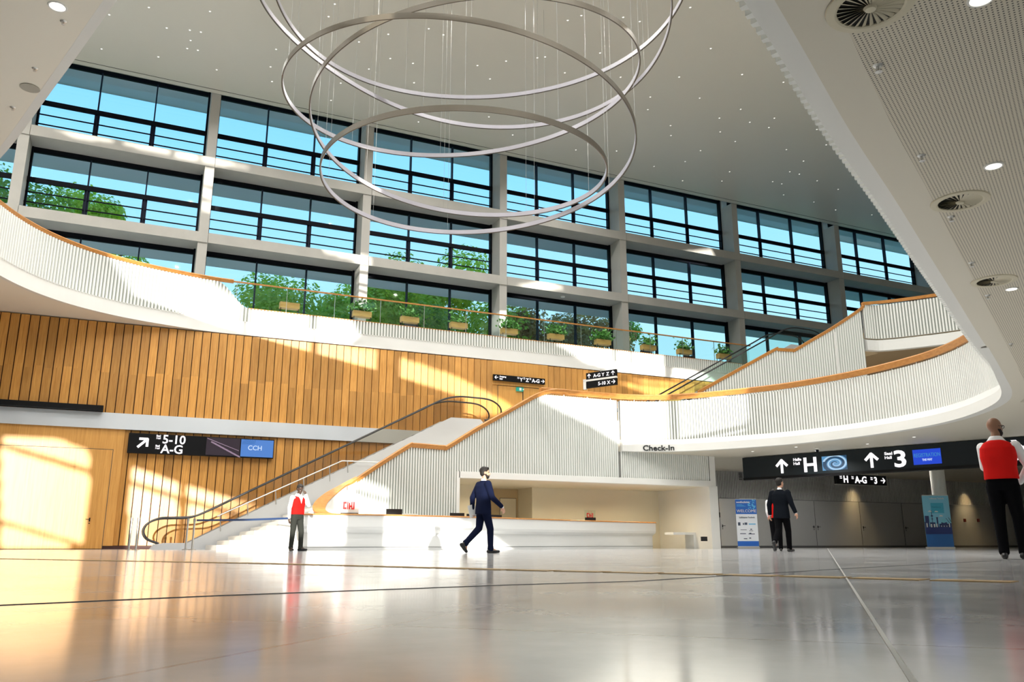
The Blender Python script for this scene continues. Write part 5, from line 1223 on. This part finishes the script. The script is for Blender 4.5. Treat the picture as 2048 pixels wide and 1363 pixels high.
lit([(360, 1100), (690, 1100), (690, 1022), (628, 1022), (628, 1004), (560, 1004), (470, 1052)], 27.4)
lit([(767, 1100), (1040, 1100), (985, 1068), (767, 1050)], 26.5); lit([(767, 1052), (940, 1056), (985, 1066), (900, 1040), (767, 1028)], 26.5)
lit([(672, 955), (720, 955), (800, 990), (800, 1003), (676, 968)], 28); lit([(672, 974), (800, 1012), (855, 1030), (800, 1036), (672, 1026)], 28); lit([(800, 990), (895, 1034), (870, 1036), (800, 1006)], 28)
lit([(1076, 784), (1180, 786), (1324, 790), (1327, 884), (1240, 884), (1180, 846), (1082, 797)], 27.8)
lit([(1370, 788), (1457, 783), (1458, 905), (1373, 912)], 26.3)
lit([(110, 258), (160, 262), (228, 276), (226, 284), (150, 275)], 39); lit([(246, 278), (340, 297), (340, 310), (300, 302), (246, 288)], 39); lit([(350, 299), (395, 308), (395, 322), (350, 313)], 39); lit([(402, 309), (440, 318), (500, 336), (402, 325)], 39)
lit([(404, 336), (432, 338), (430, 372), (403, 366)], 39); lit([(402, 374), (430, 380), (428, 398), (402, 392)], 39); lit([(401, 400), (428, 406), (424, 425), (400, 420)], 39)
lit([(712, 512), (742, 520), (742, 640), (712, 600)], 39); lit([(636, 482), (742, 512), (742, 530), (650, 505)], 39)
lit([(990, 612), (1016, 618), (1016, 670), (988, 650)], 39); lit([(1030, 570), (1090, 560), (1130, 576), (1080, 584)], 39); lit([(1360, 506), (1420, 500), (1428, 520), (1370, 520)], 39.2)
def inside(x, y, P):
    r = False; j = len(P)-1
    for i in range(len(P)):
        if (P[i][1] > y) != (P[j][1] > y) and x < (P[j][0]-P[i][0])*(y-P[i][1])/(P[j][1]-P[i][1])+P[i][0]: r = not r
        j = i
    return r
cell = .09; xa, xb, zb0, zb1 = -30., 40., 0., 27.
nx = int((xb-xa)/cell); nz = int((zb1-zb0)/cell)
bb = [(min(p[0] for p in P), max(p[0] for p in P), min(p[1] for p in P), max(p[1] for p in P)) for P in patches]
rowsets = []
for j in range(nz):
    z = zb0+(j+.5)*cell; act = [k for k, b in enumerate(bb) if b[2] <= z <= b[3]]; runs = []; open_ = False; start = xa
    if act:
        for i in range(nx):
            x = xa+(i+.5)*cell; h = any(bb[k][0] <= x <= bb[k][1] and inside(x, z, patches[k]) for k in act)
            if h and not open_: runs.append((start, xa+i*cell)); open_ = True
            elif not h and open_: start = xa+i*cell; open_ = False
        if not open_: runs.append((start, 56.))
    else: runs = [(xa, 56.)]
    rowsets.append(tuple(runs))
mb = MB(); j = 0
while j < nz:
    k = j
    while k+1 < nz and rowsets[k+1] == rowsets[j]: k += 1
    for a, b in rowsets[j]:
        if b-a > 1e-6: mb.box((a, NB-.12, zb0+j*cell), (b, NB, zb0+(k+1)*cell))
    j = k+1
struct(mb.build('sun_mask_wall', M['white']))  # unseen wall, pierced only where the sun should land inside

sun = bpy.data.lights.new('sun', 'SUN'); so = bpy.data.objects.new('sun', sun); C.objects.link(so)
sun.energy = 9.5; sun.angle = math.radians(.4); sun.color = (1, .95, .86)
so.rotation_euler = SUN.to_track_quat('-Z', 'Y').to_euler()

# area lamps: added fill lamps over the void, downlights under the low slabs
def lamp(loc, power, size, col=(1, .975, .93), spread=150):
    l = bpy.data.lights.new('lamp_and_fill', 'AREA'); l.shape = 'DISK'; l.size = size; l.energy = power; l.color = col; l.spread = math.radians(spread)
    o = bpy.data.objects.new('lamp_and_fill', l); C.objects.link(o); o.location = loc; return o
for i in range(5):
    for j in range(4): lamp((-16+i*9, 13+j*7, ZC-.03), 560, .22)
for i in range(6):      # unseen floodlights, added to brighten the white walls facing the lens
    o = lamp((-8+i*8, -3, 26.8), 430, .9, spread=110); o.rotation_euler = (math.radians(52), 0, 0)
for i in range(5):
    for j in range(3): lamp((14+i*8, 3+j*6, ZS1-.03) if not (j == 2 and i < 2) else (24+i*5, 24, ZS1-.03), 75, .12)
for x_ in (24.5, 28, 32): lamp((x_, 30.8, ZS1-.03), 38, .12)  # added to brighten the grey door wall
for x_ in (12.5, 15, 17.5, 20): lamp((x_, 29.6, 2.47), 40, .15, (1, .80, .52))
for x_ in (26, 30, 34, 38, 42): lamp((x_, 29, 8.5), 40, .2, (1, .8, .55))
for px_ in (1422, 1712, 1935):
    q_ = N(px_, 960, 33.1); lamp((q_.x, 33.05, ZS1-.03), 14, .06, (1, .72, .36), 70)
w = bpy.data.worlds.new('sky'); bpy.context.scene.world = w; w.use_nodes = True; nt = w.node_tree
bg = nt.nodes['Background']; tc = nt.nodes.new('ShaderNodeTexCoord'); sp_ = nt.nodes.new('ShaderNodeSeparateXYZ'); nt.links.new(tc.outputs['Generated'], sp_.inputs[0])
rp_ = nt.nodes.new('ShaderNodeValToRGB'); nt.links.new(sp_.outputs[2], rp_.inputs[0])
els = rp_.color_ramp.elements; els[0].position = .0; els[0].color = (.38, .52, .57, 1); els[1].position = .75; els[1].color = (.05, .22, .50, 1)
e = els.new(.20); e.color = (.30, .50, .575, 1); e = els.new(.42); e.color = (.165, .415, .60, 1)
nt.links.new(rp_.outputs[0], bg.inputs[0]); bg.inputs[1].default_value = 2.25

sc = bpy.context.scene
sc.view_settings.view_transform = 'Standard'; sc.view_settings.look = 'None'; sc.view_settings.gamma = 1; sc.view_settings.use_curve_mapping = False
sc.view_settings.exposure = 0.0
sc.cycles.use_denoising = True
sc.cycles.max_bounces = 10; sc.cycles.diffuse_bounces = 7; sc.cycles.glossy_bounces = 4; sc.cycles.transparent_max_bounces = 16; sc.cycles.transmission_bounces = 4
sc.cycles.sample_clamp_indirect = 6; sc.cycles.caustics_reflective = False; sc.cycles.caustics_refractive = False

# ================================================================ CAMERA
cam = bpy.data.cameras.new('camera'); co_ = bpy.data.objects.new('camera', cam); C.objects.link(co_)
cam.sensor_width = 36; cam.lens = F/2048*36; cam.clip_end = 500; cam.clip_start = .02
co_.location = (0, 0, EYE); co_.rotation_euler = (PI/2+PITCH, 0, -YAW)
bpy.context.scene.camera = co_
